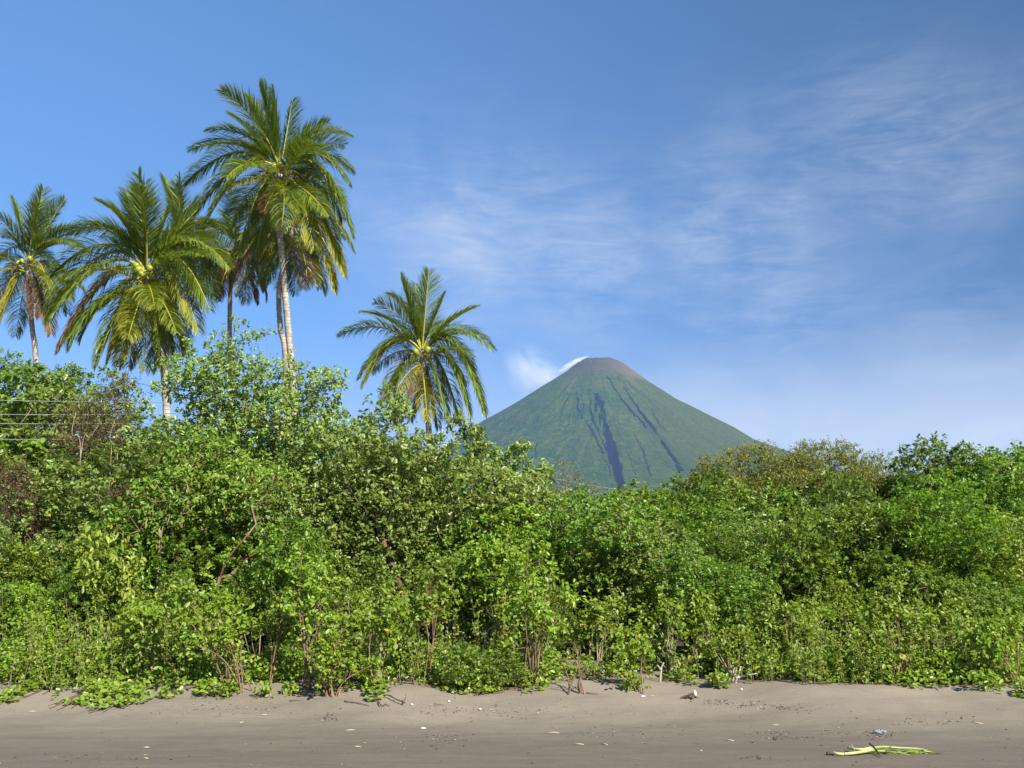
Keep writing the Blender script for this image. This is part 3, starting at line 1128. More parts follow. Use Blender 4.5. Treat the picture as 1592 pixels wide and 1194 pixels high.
palm('tallest coconut palm, green nuts in its crown and a long pale trunk', (436, 266), 40, [(433, 330, 0), (440, 420, 0), (447, 500, 0), (455, 600, 0), (462, 780, 0)], 0.155, 3.9, 12, 21, 0.22,
     [(-61, -132, 0.5, 6, 0), (-91, -109, 0.9, 12, 0), (-36, -138, -0.4, 4, 0), (11, -124, 0.3, 2, 0), (-14, -128, -0.5, 3, 0.05), (71, -88, 0.4, 14, 0.1), (111, -52, -0.3, 34, 0.05), (-149, -37, 0.2, 30, 0.08),
      (-110, -50, -0.9, 28, 0.05), (-146, 31, -0.4, 46, 0.12), (-128, 78, -0.2, 50, 0.2), (111, 31, -0.3, 46, 0.15), (112, -8, 0.7, 36, 0.1), (116, 111, -0.2, 64, 0.2), (-51, 61, -2.6, 30, 0.48), (-6, 84, -1.7, 14, 0.85),
      (64, 128, -1.0, 48, 0.42), (-96, 96, -0.9, 48, 0.22), (-66, 128, 0.6, 40, 0.3), (50, 92, -2.0, 38, 0.3), (88, 88, -1.4, 46, 0.25), (92, 140, 0.8, 50, 0.35)], nuts=7, az0=0.5, dead=0)
palm('dark coconut palm with a curved trunk right behind the tallest palm', (456, 350), 45, [(445, 400, 0), (434, 450, 0), (436, 510, 0), (444, 560, 0), (450, 780, 0)], 0.145, 3.6, 9, 22, 0.10,
     [(68, 113, -0.3, 46, 0.5), (23, 108, -0.6, 22, 0.3), (3, 105, 0.5, 14, 0.3), (-62, 93, -0.4, 34, 0.4), (-84, 68, 0.3, 40, 0.82), (-40, 100, -0.8, 24, 0.5), (48, 104, 0.6, 34, 0.42), (75, -52, 0.8, 30, 0.05), (92, 40, 0.5, 46, 0.2),
      (-28, 96, -1.2, 20, 0.25), (84, 92, -0.6, 46, 0.55), (-74, 20, 1.0, 34, 0.2), (44, 92, -1.0, 30, 0.3)], az0=0.1, dead=1)
palm('coconut palm with a thin straight dark trunk left of the tallest palm', (368, 384), 47, [(359, 440, 0), (357, 520, 0), (358, 620, 0), (358, 780, 0)], 0.135, 3.4, 9, 23, 0.12,
     [(-46, 62, -0.8, 26, 0.3), (-28, 72, 0.4, 18, 0.6), (24, 58, -0.7, 18, 0.86), (-58, -14, 0.5, 24, 0.1), (-72, -40, 0.4, 22, 0.1), (-66, 28, -0.9, 32, 0.3), (-12, 78, -0.9, 12, 0.9), (40, 70, 0.2, 28, 0.84), (52, 30, 0.9, 28, 0.3),
      (-34, -66, 0.8, 10, 0), (8, 80, -0.3, 14, 0.55), (30, 84, 0.6, 24, 0.9)], az0=0.3, dead=2, back_age=0.3)
palm('broad coconut palm with yellow nuts and a full light green crown', (228, 424), 36, [(232, 470, 0), (244, 530, 0), (256, 590, 0), (262, 780, 0)], 0.145, 3.7, 12, 24, 0.20,
     [(-51, -138, 0.5, 10, 0), (-78, -106, -0.5, 26, 0), (-13, -150, -0.6, 2, 0), (-30, -140, 0.3, 5, 0), (22, -118, 0.6, 4, 0), (4, -128, -1.0, 4, 0.05), (72, -82, 0.3, 16, 0.05), (66, -122, 0.9, 8, 0), (-121, -54, -0.4, 40, 0.05), (-100, -84, 0.8, 26, 0),
      (-138, 14, -0.5, 52, 0.15), (-141, 70, -0.3, 64, 0.2), (-111, 132, -0.7, 52, 0.72), (-128, 92, -0.8, 54, 0.25), (132, 2, -0.3, 54, 0.15), (107, 72, -0.5, 56, 0.2), (92, 106, -0.6, 50, 0.4), (72, 102, -1.4, 44, 0.3), (-8, 146, -1.5, 22, 0.5),
      (17, 120, -2.3, 22, 0.4), (-58, 150, -0.4, 34, 0.12), (38, 124, 0.6, 26, 0.12), (-30, 140, 0.8, 20, 0.1), (104, -24, 1.0, 42, 0.1), (-84, 112, -1.5, 46, 0.3), (52, 76, -2.3, 36, 0.35), (-22, 152, -0.5, 14, 0.2), (14, 158, -0.4, 12, 0.3), (34, 150, -0.2, 18, 0.15), (-44, 140, -0.2, 20, 0.3)], nuts=9, az0=0.2, dead=0)
palm('dark coconut palm half hidden behind the broad light green palm', (282, 385), 46, [(272, 450, 0), (262, 520, 0), (258, 580, 0), (255, 780, 0)], 0.13, 3.5, 8, 25, 0.10,
     [(-40, -117, 0.3, 10, 0), (-8, -112, -0.3, 2, 0), (-26, -100, 0.8, 6, 0), (16, -84, 0.4, 12, 0), (46, 58, -0.4, 30, 0.1), (60, 72, 0.5, 34, 0.15), (-24, 148, -0.2, 12, 0.3), (-36, 190, 0.4, 10, 0.35), (58, -30, 0.6, 26, 0.1), (70, 20, -0.3, 36, 0.15),
      (30, 90, 0.4, 18, 0.3), (-16, 170, 0.8, 8, 0.9)], az0=0.6, dead=1)
palm('coconut palm at the far left with a leaning pale grey trunk', (44, 408), 48, [(45, 450, 0), (50, 510, 0), (56, 565, 0), (64, 780, 0)], 0.145, 3.3, 9, 26, 0.06,
     [(-38, -104, 0.3, 4, 0), (17, -117, -0.3, 2, 0), (42, -106, 0.4, 5, 0), (4, -108, 0.5, 2, 0), (-55, -74, -0.4, 12, 0), (100, -62, 0.3, 16, 0.05), (72, -50, -0.5, 18, 0.1), (95, -8, -0.3, 30, 0.15), (52, 118, -0.5, 26, 0.76), (-33, 120, -0.4, 20, 0.55),
      (-50, 34, -1.4, 26, 0.45), (-56, 88, 0.4, 30, 0.8), (30, 108, 0.6, 14, 0.15), (-18, 112, 0.6, 10, 0.15), (64, 60, 0.5, 34, 0.25), (56, 84, -0.8, 30, 0.5), (-66, 4, 0.6, 30, 0.1)], nuts=3, az0=0.7, dead=1)
palm('lone coconut palm standing left of the volcano', (656, 548), 42, [(660, 600, 0), (666, 660, 0), (670, 720, 0), (673, 800, 0)], 0.15, 3.0, 9, 27, 0.08,
     [(-36, -119, 0.3, 4, 0), (9, -124, -0.3, 1, 0), (-14, -112, 0.5, 2, 0), (31, -94, 0.5, 3, 0), (-54, -84, -0.6, 22, 0.05), (84, -73, 0.3, 12, 0.05), (-96, -63, 0.2, 18, 0), (-126, -22, -0.3, 28, 0.05), (-81, 12, 0.6, 28, 0.05), (-91, 48, -0.5, 38, 0.28),
      (-84, 62, -0.7, 44, 0.35), (109, 2, -0.2, 38, 0.1), (79, 28, 0.6, 34, 0.1), (94, 102, -0.3, 66, 0.18), (71, 104, -0.6, 48, 0.2), (-36, 78, -2.0, 30, 0.48), (14, 104, -1.4, 20, 0.5), (39, 108, -0.6, 26, 0.12), (-61, 73, 0.6, 28, 0.85), (-16, 100, 0.5, 12, 0.85),
      (54, 96, 0.8, 34, 0.15), (24, 112, 0.5, 16, 0.12)], nuts=2, az0=0.8, dead=1)


# ------------------------------------------------------------------ pole and wires
def tube_obj(name, pts, rad, mat, sides=6, parent=None):
    return link(name, Tubes().add(pts, rad, sides).mesh(name, mat), parent)


pt = P(383, 617, 23.6)
pole_foot = np.array([pt[0], pt[1], gz(pt[0], pt[1])])
pole = empty('utility_pole', pole_foot, 'pale weathered wooden pole behind the tall airy shrub', 'pole')
ph_ = pt[2] - pole_foot[2]
zz = np.linspace(-0.1, ph_, 14)
tube_obj('shaft', np.stack([0.02 * np.sin(zz), 0 * zz, zz], -1), 0.10 - 0.025 * zz / ph_, M['pole_wood'], 12, pole)
tube_obj('crossarm', np.array([[-0.05, -0.13, ph_ - 0.35], [-0.05, 0.5, ph_ - 0.35]]), 0.04, M['pole_wood'], 4, pole)
for (ya, yb, xb, lab, side) in (
        (611, 625, -60, 'topmost wire strung over the shrubs at the left edge', 'l'),
        (641, 640, -60, 'second wire from the top crossing the left edge shrubs', 'l'),
        (654, 655, -60, 'third wire from the top crossing the left edge shrubs', 'l'),
        (679, 679, -60, 'lowest wire crossing the shrubs at the left edge', 'l')):
    a = P(-420, ya - 6, 20.6)
    b = P(383, yb, 23.5)
    t = np.linspace(0, 1, 40)[:, None]
    w = a * (1 - t) + b * t
    w[:, 2] -= (4 * t * (1 - t))[:, 0] * 0.10
    o = link('power_line', Tubes().add(w, 0.008, 5).mesh('power_line', M['wire']))
    tag(o, lab, 'wire', 'wires strung across the left shrubs')
pole2t = P(1130, 768, 74)
p2f = np.array([pole2t[0], pole2t[1], gz(pole2t[0], pole2t[1])])
for (ya, yb, lab) in ((628, 772, 'upper wire sloping down to the right in front of the volcano foot'), (640, 782, 'lower wire sloping down to the right in front of the volcano foot')):
    a = P(383, ya, 23.6)
    b = P(1130, yb, 74)
    t = np.linspace(0, 1, 60)[:, None]
    w = a * (1 - t) + b * t
    w[:, 2] -= (4 * t * (1 - t))[:, 0] * 0.7
    tag(link('power_line', Tubes().add(w, 0.011, 5).mesh('power_line', M['wire'])), lab, 'wire', 'wires running inland past the volcano')
pole2 = empty('utility_pole', p2f, 'far wooden pole carrying the wires inland behind the thicket', 'pole')
h2 = pole2t[2] - p2f[2]
tube_obj('shaft', np.array([[0, 0, -0.1], [0, 0, h2 + 0.1]]), [0.14, 0.10], M['pole_wood'], 10, pole2)
tube_obj('crossarm', np.array([[-0.6, 0, h2 - 0.05], [0.6, 0, h2 - 0.05]]), 0.05, M['pole_wood'], 4, pole2)


# ------------------------------------------------------------------ shrubs and trees
def grow(name, seed, blobs, n, spacing, leafmat, woodmat, trunks, k=24, rad=0.22, L=0.085, Wr=0.5, droop=0.25, m=4, shell=0.45,
         gap=None, spread=0.9, flat=1.0, lift=0.35, rtip=0.004, rise=0.25, wander=0.12, rmin=0.0, step=0.3):
    """-> (wood mesh, foliage mesh) with the foot at the origin"""
    r = np.random.default_rng(seed)
    att = sample_blobs(blobs, n, r, spacing, shell, gap, seed * 0.37)
    NN, par, rd, kids, tips, dirs = skeleton(trunks, att, r, step, rtip, wander=wander, rise=rise)
    wood = wood_mesh(name + '_wood', NN, par, rd, kids, woodmat, rmin)
    c = NN[tips]
    b, d, ln, wd, ti, sub = clump_leaves(c, dirs, r, k, rad, L, Wr, droop, m, spread, flat, lift)
    fol = leaves_mesh(b, d, ln, wd, name + '_leaves', leafmat, r, tint=ti)
    return wood, fol


def trunk_line(p0, p1, r, n=6, bend=0.15):
    t = np.linspace(0, 1, n)[:, None]
    p = np.array(p0) * (1 - t) + np.array(p1) * t
    side = r.normal(0, 1, 3) * bend
    return p + side * np.sin(t * np.pi) * np.linalg.norm(np.array(p1) - np.array(p0)) * 0.3


PROTO = {}


def proto_bush(key, seed, h, w, leaf, wood, **kw):
    r = np.random.default_rng(seed + 1000)
    blobs = []
    nb_ = kw.pop('nb', 7)
    legs = kw.pop('legs', 0.28)
    for i in range(nb_):
        a = i * 2.4 + r.random()
        q = r.random()
        zz_ = h * (legs + (0.78 - legs) * r.random())
        rad_ = w * 0.5 * (0.25 + 0.45 * r.random()) * (1.1 - 0.35 * zz_ / h)
        blobs.append((math.cos(a) * rad_, math.sin(a) * rad_, zz_, w * (0.20 + 0.12 * r.random()), w * (0.20 + 0.12 * r.random()), h * (0.17 + 0.11 * r.random())))
    blobs.append((0, 0, h * (0.5 + legs * 0.3), w * 0.30, w * 0.30, h * (0.45 - 0.5 * legs)))
    blobs.append((r.normal(0, 0.1), r.normal(0, 0.1), h * 0.84, w * 0.15, w * 0.15, h * 0.16))
    stems = [trunk_line((r.normal(0, 0.10), r.normal(0, 0.10), -0.05), (r.normal(0, w * 0.13), r.normal(0, w * 0.13), h * (0.3 + 0.15 * r.random())), r) for _ in range(kw.pop('stems', 4))]
    PROTO[key] = grow(key, seed, blobs, kw.pop('n', 300), kw.pop('spacing', 0.27), leaf, wood, stems, **kw) + (h,)


for i in range(6):
    proto_bush('hedge%d' % i, 100 + i, 3.2, 2.7 + 0.3 * (i % 3), M['hedge_leaf'], M['bark_brown'], n=(250, 300, 220)[i % 3], spacing=(0.29, 0.26, 0.31)[i % 3], k=(54, 70, 44)[i % 3], rad=0.22, L=(0.084, 0.066, 0.100)[i % 3], Wr=0.52, droop=0.25, lift=0.5, nb=9)
for i in range(4):
    proto_bush('pale%d' % i, 200 + i, 3.0, 2.5, M['pale_leaf'], M['bark_grey'], n=260, spacing=0.26, k=40, rad=0.20, L=0.080, Wr=0.54, droop=0.12, gap=(2.6, -0.55), lift=0.5, nb=9)
for i in range(4):
    proto_bush('bright%d' % i, 300 + i, 2.2, 1.6, M['bright_leaf'], M['stem_red'], n=160, spacing=0.19, k=32, rad=0.16, L=0.074, Wr=0.58, droop=0.2, rtip=0.0035, stems=7, legs=0.45, lift=0.45)
for i in range(3):
    proto_bush('leggy%d' % i, 330 + i, 2.6, 1.9, M['hedge_leaf'], M['stem_pale'], n=160, spacing=0.23, k=46, rad=0.20, L=0.080, Wr=0.54, droop=0.22, rtip=0.004, stems=6, legs=0.48, lift=0.5)
for i in range(2):
    proto_bush('lowbush%d' % i, 400 + i, 1.0, 1.5, M['creeper_leaf'], M['stem_red'], n=240, spacing=0.11, k=20, rad=0.13, L=0.070, Wr=0.62, droop=0.15, rtip=0.0025, stems=6)
for i in range(2):
    proto_bush('dark%d' % i, 500 + i, 3.6, 3.2, M['dark_leaf'], M['bark_brown'], n=300, spacing=0.29, k=38, rad=0.24, L=0.098, Wr=0.52, droop=0.22, gap=(2.0, -0.5))

_used = set()


def place(key, pos, height, wscale=1.0, rot=None, name='shrub', label='', cat='shrub', group=None, leafname='foliage', tilt=(0, 0)):
    wood, fol, h0 = PROTO[key]
    root = empty(name, pos, label, cat, group)
    s = height / h0
    root.scale = (s * wscale, s * wscale, s)
    root.rotation_euler = (tilt[0], tilt[1], random.random() * 6.28 if rot is None else rot)
    link('stem', wood, root)
    tag(link(leafname, fol, root), kind='stuff')
    return root


def top_height(px, py, Y):
    q = P(px, py, Y)
    return np.array([q[0], q[1], gz(q[0], q[1]) - 0.03]), q[2] - gz(q[0], q[1])


SKY_X = [-60, 0, 60, 100, 170, 200, 240, 290, 340, 400, 450, 520, 560, 620, 680, 720, 760, 800, 840, 880, 930, 965, 1000, 1050, 1100, 1150, 1230, 1300, 1350, 1390, 1440, 1500, 1560, 1650]
SKY_Y = [570, 585, 590, 600, 620, 640, 660, 640, 640, 650, 660, 655, 650, 655, 680, 690, 705, 715, 735, 745, 752, 760, 745, 745, 735, 735, 735, 740, 745, 740, 725, 715, 725, 735]

LANDMARKS = ['below the far left palm', 'below the black crowned tree', 'below the brown dead vines', 'below the broad palm', 'below the half hidden palm',
             'below the thin dark palm trunk', 'below the tallest palm', 'right of the tallest palm', 'left of the lone palm', "below the lone palm's left fronds",
             'straight below the lone palm', "below the lone palm's right fronds", 'below the steam plume', "below the volcano's left slope", "below the volcano's summit",
             "below the volcano's widest gully", "below the volcano's right gully", 'left of the feathery olive tree', "below the feathery tree's left half", "below the feathery tree's middle",
             "below the feathery tree's right end", 'left of the knobbly dark tree', 'below the knobbly dark tree', 'right of the knobbly dark tree', 'at the right edge of the frame']
PLACED = {}


def row(Y0, Y1, x0, x1, stepx, topf, keys, where, group, wid=(0.9, 1.25), skip=None):
    x = x0
    while x < x1:
        px = x + random.uniform(-0.3, 0.3) * stepx
        x += stepx * random.uniform(0.8, 1.2)
        if skip and skip(px):
            continue
        Y = random.uniform(Y0, Y1)
        py = topf(px) + random.gauss(0, 16)
        pos, h = top_height(px, py, Y)
        ks = keys(px)
        key = ks[random.randrange(len(ks))]
        kind = {'pale': 'pale airy shrub', 'brig': 'yellow green shrub', 'dark': 'dark leaved shrub', 'legg': 'bare stemmed shrub'}.get(key[:4], 'leafy green shrub')
        lm = LANDMARKS[min(24, max(0, int(px // 64)))]
        o = place(key, pos, max(0.6, h), random.uniform(*wid), group=group)
        PLACED.setdefault((kind, where, lm), []).append((px, o))


def name_rows():
    """every shrub of the thicket gets the label that says which one it is"""
    for (kind, where, lm), lst in PLACED.items():
        lst.sort(key=lambda q: q[0])
        for i, (px, o) in enumerate(lst):
            extra = '' if len(lst) == 1 else (', left one', ', right one')[i] if len(lst) == 2 else ', %s one' % ('left', 'middle', 'right')[min(i, 2)]
            o['label'] = ('%s %s %s%s' % (kind, where, lm, extra)).replace('(', '').replace(')', '')


skyline = lambda px: float(np.interp(px, SKY_X, SKY_Y) + 20 * np.exp(-((px - 760) / 95.0) ** 2))
H6 = ['hedge%d' % i for i in range(6)]
P4 = ['pale%d' % i for i in range(4)]
B4 = ['bright%d' % i for i in range(4)]
L3 = ['leggy%d' % i for i in range(3)]
D3 = ['dark%d' % i for i in range(2)]

row(23.0, 26.5, -60, 1660, 56, lambda p: skyline(p) + (22 if p < 900 else 2), lambda p: (P4 + H6[:2]) if p < 900 else H6 + D3[:1], 'topping the thicket', 'shrubs topping the thicket')
row(19.5, 22.0, -60, 1660, 54, lambda p: max(skyline(p) + 62, 712 if p < 230 else 0), lambda p: (P4 + H6) if p < 900 else (H6 + P4[:1] if p < 1380 else H6[:2] + D3), 'high in the thicket', 'shrubs high in the thicket')
row(17.2, 19.0, -50, 1650, 54, lambda p: 800 + 30 * math.sin(p * 0.013) + 20 * math.sin(p * 0.047), lambda p: H6 + P4[:2] + B4[:1], 'halfway up the thicket', 'shrubs halfway up the thicket')
row(15.7, 17.0, -40, 1640, 52, lambda p: 888 + 30 * math.sin(p * 0.021 + 1) + 26 * math.sin(p * 0.063), lambda p: L3 + L3 + B4 + H6[:3], 'low in the thicket', 'shrubs low in the thicket', (0.8, 1.15), skip=lambda p: 612 < p < 690 or 915 < p < 1000)
name_rows()


# hero trees of the thicket
def hero(name, label, cat, foot, blobs, n, spacing, leaf, wood, trunks, seed, group=None, wood_name='trunk', leaf_name='crown', **kw):
    """blobs and trunks in world metres; the foot is the object's origin"""
    foot = np.asarray(foot, float)
    B = [tuple(np.asarray(b[:3]) - foot) + tuple(b[3:]) for b in blobs]
    T = [np.asarray(t) - foot for t in trunks]
    w, f = grow(name, seed, B, n, spacing, leaf, wood, T, **kw)
    root = empty(name, foot, label, cat, group)
    link(wood_name, w, root)
    tag(link(leaf_name, f, root), kind='stuff')
    return root


def pb(px, py, Y, rx, ry, rz, dy=0):
    """ellipsoid centred where the photograph shows it, radii in photo pixels"""
    q = P(px, py, Y + dy)
    s = (Y + dy) / FPX
    return (q[0], q[1], q[2], rx * s, ry * s, rz * s)


def foot_at(px, Y):
    x = P(px, 900, Y)[0]
    return np.array([x, Y, gz(x, Y) - 0.05])


# tall airy shrub tree in front of the palms
Yt = 21.0
ft = foot_at(440, Yt)
hero('shrub_tree', 'tall airy shrub tree with grey branches and pale leaves in front of palm trunks', 'tree', ft,
     [pb(300, 590, Yt, 45, 55, 32), pb(370, 570, Yt, 55, 60, 36, 0.3), pb(345, 610, Yt, 90, 70, 50), pb(425, 605, Yt, 50, 60, 50, -0.3), pb(500, 610, Yt, 35, 50, 38),
      pb(270, 640, Yt, 50, 60, 50), pb(460, 660, Yt, 85, 80, 50, -0.4), pb(370, 690, Yt, 100, 80, 50), pb(545, 670, Yt, 45, 50, 40), pb(240, 700, Yt, 55, 60, 45), pb(600, 640, Yt, 40, 50, 32), pb(400, 760, Yt, 170, 80, 50, -0.5)] + [pb(a, b, Yt, c, c, d, e) for a, b, c, d, e in ((372, 512, 12, 14, 0), (332, 530, 12, 14, 0.4), (408, 524, 14, 14, -0.3), (292, 545, 13, 16, 0.2), (262, 572, 14, 14, 0), (350, 520, 8, 10, -0.3), (470, 576, 16, 10, 0.2), (524, 580, 12, 9, 0), (505, 590, 14, 12, 0.3), (438, 565, 14, 14, 0.2), (548, 615, 14, 12, 0), (388, 540, 20, 16, 0.4), (240, 610, 14, 16, 0), (590, 610, 20, 12, 0), (566, 628, 14, 14, 0.2))],
     1250, 0.185, M['pale_leaf'], M['bark_grey'],
     [bez([ft, P(455, 830, Yt), P(440, 750, Yt), P(425, 700, Yt)], 4), bez([ft + [0.1, 0.1, 0], P(470, 800, Yt), P(480, 740, Yt), P(500, 690, Yt)], 4),
      bez([ft + [-0.1, 0, 0], P(400, 830, Yt), P(372, 770, Yt), P(350, 700, Yt)], 4)],
     901, k=21, rad=0.16, L=0.088, Wr=0.52, droop=0.05, shell=0.25, rtip=0.0040, lift=0.5, gap=(2.6, -0.26))

# spreading tree in the middle with a dark leaning trunk
Ym = 18.6
fm = foot_at(640, 17.2)
hero('shrub_tree', 'wide spreading tree with a dark bent trunk and limb below the lone palm', 'tree', fm,
     [pb(560, 720, Ym, 70, 80, 50), pb(645, 712, Ym, 70, 80, 40), pb(728, 757, Ym, 66, 80, 34), pb(800, 788, Ym, 66, 80, 40), pb(620, 780, Ym, 110, 90, 50), pb(730, 810, Ym, 90, 80, 40),
      pb(520, 790, Ym, 70, 80, 50), pb(560, 850, Ym, 80, 60, 40, -0.6), pb(840, 822, Ym, 60, 70, 42)],
     620, 0.22, M['pale_leaf'], M['bark_brown'],
     [bez([fm, P(642, 985, 17.2), P(650, 940, 17.3), P(690, 885, 17.5), P(722, 860, 17.8)], 4),
      bez([fm + [0.05, 0, 0], P(638, 960, 17.3), P(610, 880, 17.8), P(580, 800, 18.3)], 4)],
     902, k=28, rad=0.19, L=0.092, Wr=0.52, droop=0.12, shell=0.35, rtip=0.006, lift=0.45, gap=(2.4, -0.5))

# leaning reddish limb under the left shrubs
fl = foot_at(330, 17.4)
hero('shrub_tree', 'leaning shrub tree with a thick reddish limb left of the middle', 'tree', fl,
     [pb(300, 780, 18, 90, 70, 45), pb(400, 770, 18, 80, 70, 42), pb(230, 820, 18, 70, 70, 40), pb(440, 850, 18, 60, 60, 40), pb(330, 720, 18.6, 70, 60, 40)],
     330, 0.23, M['hedge_leaf'], M['stem_red'],
     [bez([fl, P(330, 960, 17.3), P(348, 880, 17.0), P(385, 832, 16.9), P(398, 815, 17.1)], 4), bez([fl, P(300, 930, 17.5), P(270, 850, 17.8)], 4)],
     903, k=26, rad=0.22, L=0.09, Wr=0.5, droop=0.2, shell=0.35, rtip=0.0062, lift=0.4)

# feathery olive trees on the skyline right of the volcano
for (lab, cx_, seed, Y, bl, tx) in (
    ('wide feathery olive green tree on the skyline right of the volcano', 1230, 911, 26,
     [(1125, 745, 44, 28), (1180, 738, 52, 28), (1240, 730, 50, 26), (1295, 735, 52, 26), (1230, 768, 90, 36), (1160, 775, 70, 32), (1310, 768, 60, 34), (1095, 768, 36, 24), (1100, 722, 16, 9), (1128, 712, 16, 8), (1155, 706, 20, 9), (1185, 702, 18, 8), (1212, 712, 14, 10), (1232, 690, 18, 7), (1244, 700, 26, 8), (1275, 704, 24, 8), (1300, 698, 20, 7), (1322, 705, 16, 9), (1262, 716, 30, 8)], 1220),
    ('smaller feathery olive tree with thin twigs left of the dark skyline tree', 1340, 912, 27,
     [(1335, 735, 30, 18), (1362, 752, 30, 22), (1318, 712, 22, 8), (1345, 705, 10, 10), (1358, 716, 12, 8), (1374, 722, 8, 14), (1340, 782, 60, 34)], 1345)):
    f0 = foot_at(tx, Y)
    hero('acacia_tree', lab, 'tree', f0, [pb(a, b, Y, c * 1.0, c * 1.3, d) for a, b, c, d in bl], 1300 if seed == 911 else 520, 0.16, M['olive_leaf'], M['bark_brown'],
         [bez([f0, P(tx + 10, 860, Y), P(tx, 800, Y), P(tx - 10, 770, Y)], 4), bez([f0, P(tx - 10, 850, Y), P(tx - 40, 800, Y), P(tx - 60, 765, Y)], 4), bez([f0, P(tx + 15, 850, Y), P(tx + 40, 790, Y)], 4)],
         seed, k=48, rad=0.25, L=0.055, Wr=0.45, droop=0.0, flat=0.45, shell=0.35, rtip=0.0030, lift=0.25, m=5, gap=(3.4, -0.32))

# dark green trees at the right edge
for (lab, seed, Y, bl, tx, n) in (
    ('dark green tree with an open knobbly crown rising highest on the right skyline', 921, 25, [(1412, 725, 24, 26), (1455, 710, 38, 22), (1490, 735, 50, 36), (1440, 760, 60, 36), (1470, 790, 80, 40), (1420, 800, 50, 40), (1510, 725, 26, 24)], 1460, 420),
    ('rounded dark green tree at the right edge of the frame', 922, 25.5, [(1545, 740, 45, 32), (1600, 745, 40, 40), (1650, 760, 60, 40), (1560, 780, 70, 44), (1620, 800, 70, 50)], 1580, 360)):
    f0 = foot_at(tx, Y)
    hero('skyline_tree', lab, 'tree', f0, [pb(a, b, Y, c, c * 1.3, d) for a, b, c, d in bl], n, 0.26, M['dark_leaf'], M['bark_brown'],
         [bez([f0, P(tx, 850, Y), P(tx - 8, 800, Y), P(tx - 20, 770, Y)], 4), bez([f0, P(tx + 10, 850, Y), P(tx + 30, 790, Y)], 4)],
         seed, k=44, rad=0.24, L=0.098, Wr=0.5, droop=0.15, shell=0.35, rtip=0.005, gap=(2.0, -0.4), lift=0.5)

# trees on the far left skyline
for (name, lab, seed, Y, bl, tx, n, lm, kk) in (
    ('skyline_tree', 'nearly black small crowned tree between the two left palms', 931, 30, [(110, 600, 34, 28), (95, 625, 40, 28), (125, 640, 40, 30)], 110, 190, 'dark_leaf', 26),
    ('skyline_tree', 'blue green loose tree at the far left edge of the skyline', 932, 29, [(10, 575, 26, 26), (40, 590, 34, 24), (10, 620, 50, 36), (60, 640, 40, 34), (-30, 600, 50, 40)], 20, 280, 'hedge_leaf', 20),
    ('skyline_tree', 'light green leafy tree behind the brown dead vines', 933, 26, [(150, 590, 22, 14), (180, 600, 26, 20), (80, 625, 40, 22), (130, 640, 40, 24), (190, 645, 30, 24), (165, 660, 30, 20)], 150, 240, 'pale_leaf', 22)):
    f0 = foot_at(tx, Y)
    hero(name, lab, 'tree', f0, [pb(a, b, Y, c, c * 1.2, d) for a, b, c, d in bl], n, 0.24, M[lm], M['bark_brown'],
         [bez([f0, P(tx, 800, Y), P(tx + 5, 720, Y), P(tx, 670, Y)], 4), bez([f0, P(tx - 10, 800, Y), P(tx - 20, 700, Y)], 4)],
         seed, k=kk + 12, rad=0.23, L=0.095, Wr=0.5, droop=0.15, shell=0.3, rtip=0.0055, gap=(2.3, -0.4))

# twigs that stand up out of the thicket against the volcano
for (lab, seed, px, py, Y, h, bl) in (
    ('upright leafy branch standing out of the thicket right of the lone palm', 941, 735, 720, 20.3, 0, [(712, 655, 14, 10), (730, 675, 16, 16), (740, 695, 16, 16), (735, 725, 22, 16)]),
    ('slender leafy shoot standing against the volcano, left of the gullies', 942, 812, 760, 20.3, 0, [(815, 697, 12, 10), (800, 712, 12, 9), (812, 722, 10, 10), (770, 712, 14, 14), (775, 745, 24, 16), (840, 735, 16, 12)])):
    f0 = foot_at(px, Y)
    hero('shrub_shoot', lab, 'shrub', f0, [pb(a, b, Y, c, c, d) for a, b, c, d in bl], 60, 0.1, M['pale_leaf'], M['bark_brown'],
         [bez([f0, P(px, 850, Y), P(px, 760, Y), P(px + 2, 710, Y)], 4)], seed, k=26, rad=0.15, L=0.09, Wr=0.5, droop=0.1, rtip=0.0028, wood_name='stem', leaf_name='foliage')

# bare shrub behind the notch
f0 = foot_at(878, 27)
hero('shrub_tree', 'thin nearly bare grey twigged tree in the notch before the volcano', 'tree', f0,
     [pb(878, 735, 27, 26, 26, 18), pb(900, 760, 27, 34, 30, 18), pb(860, 760, 27, 26, 26, 16)], 120, 0.16, M['olive_leaf'], M['bark_grey'],
     [bez([f0, P(880, 830, 27), P(878, 770, 27)], 5)], 945, k=7, rad=0.14, L=0.06, Wr=0.45, rtip=0.006)

# lime green shrub left of the middle
pos, h = top_height(168, 832, 16.4)
PROTO['lime'] = None
proto_bush('lime', 350, 1.5, 1.1, M['lime_leaf'], M['stem_pale'], n=90, spacing=0.17, k=26, rad=0.19, L=0.10, Wr=0.42, droop=0.1, stems=3)
place('lime', pos, h, 0.7, 0.4, label='lime green pale leaved shrub in front of the left thicket', cat='shrub')


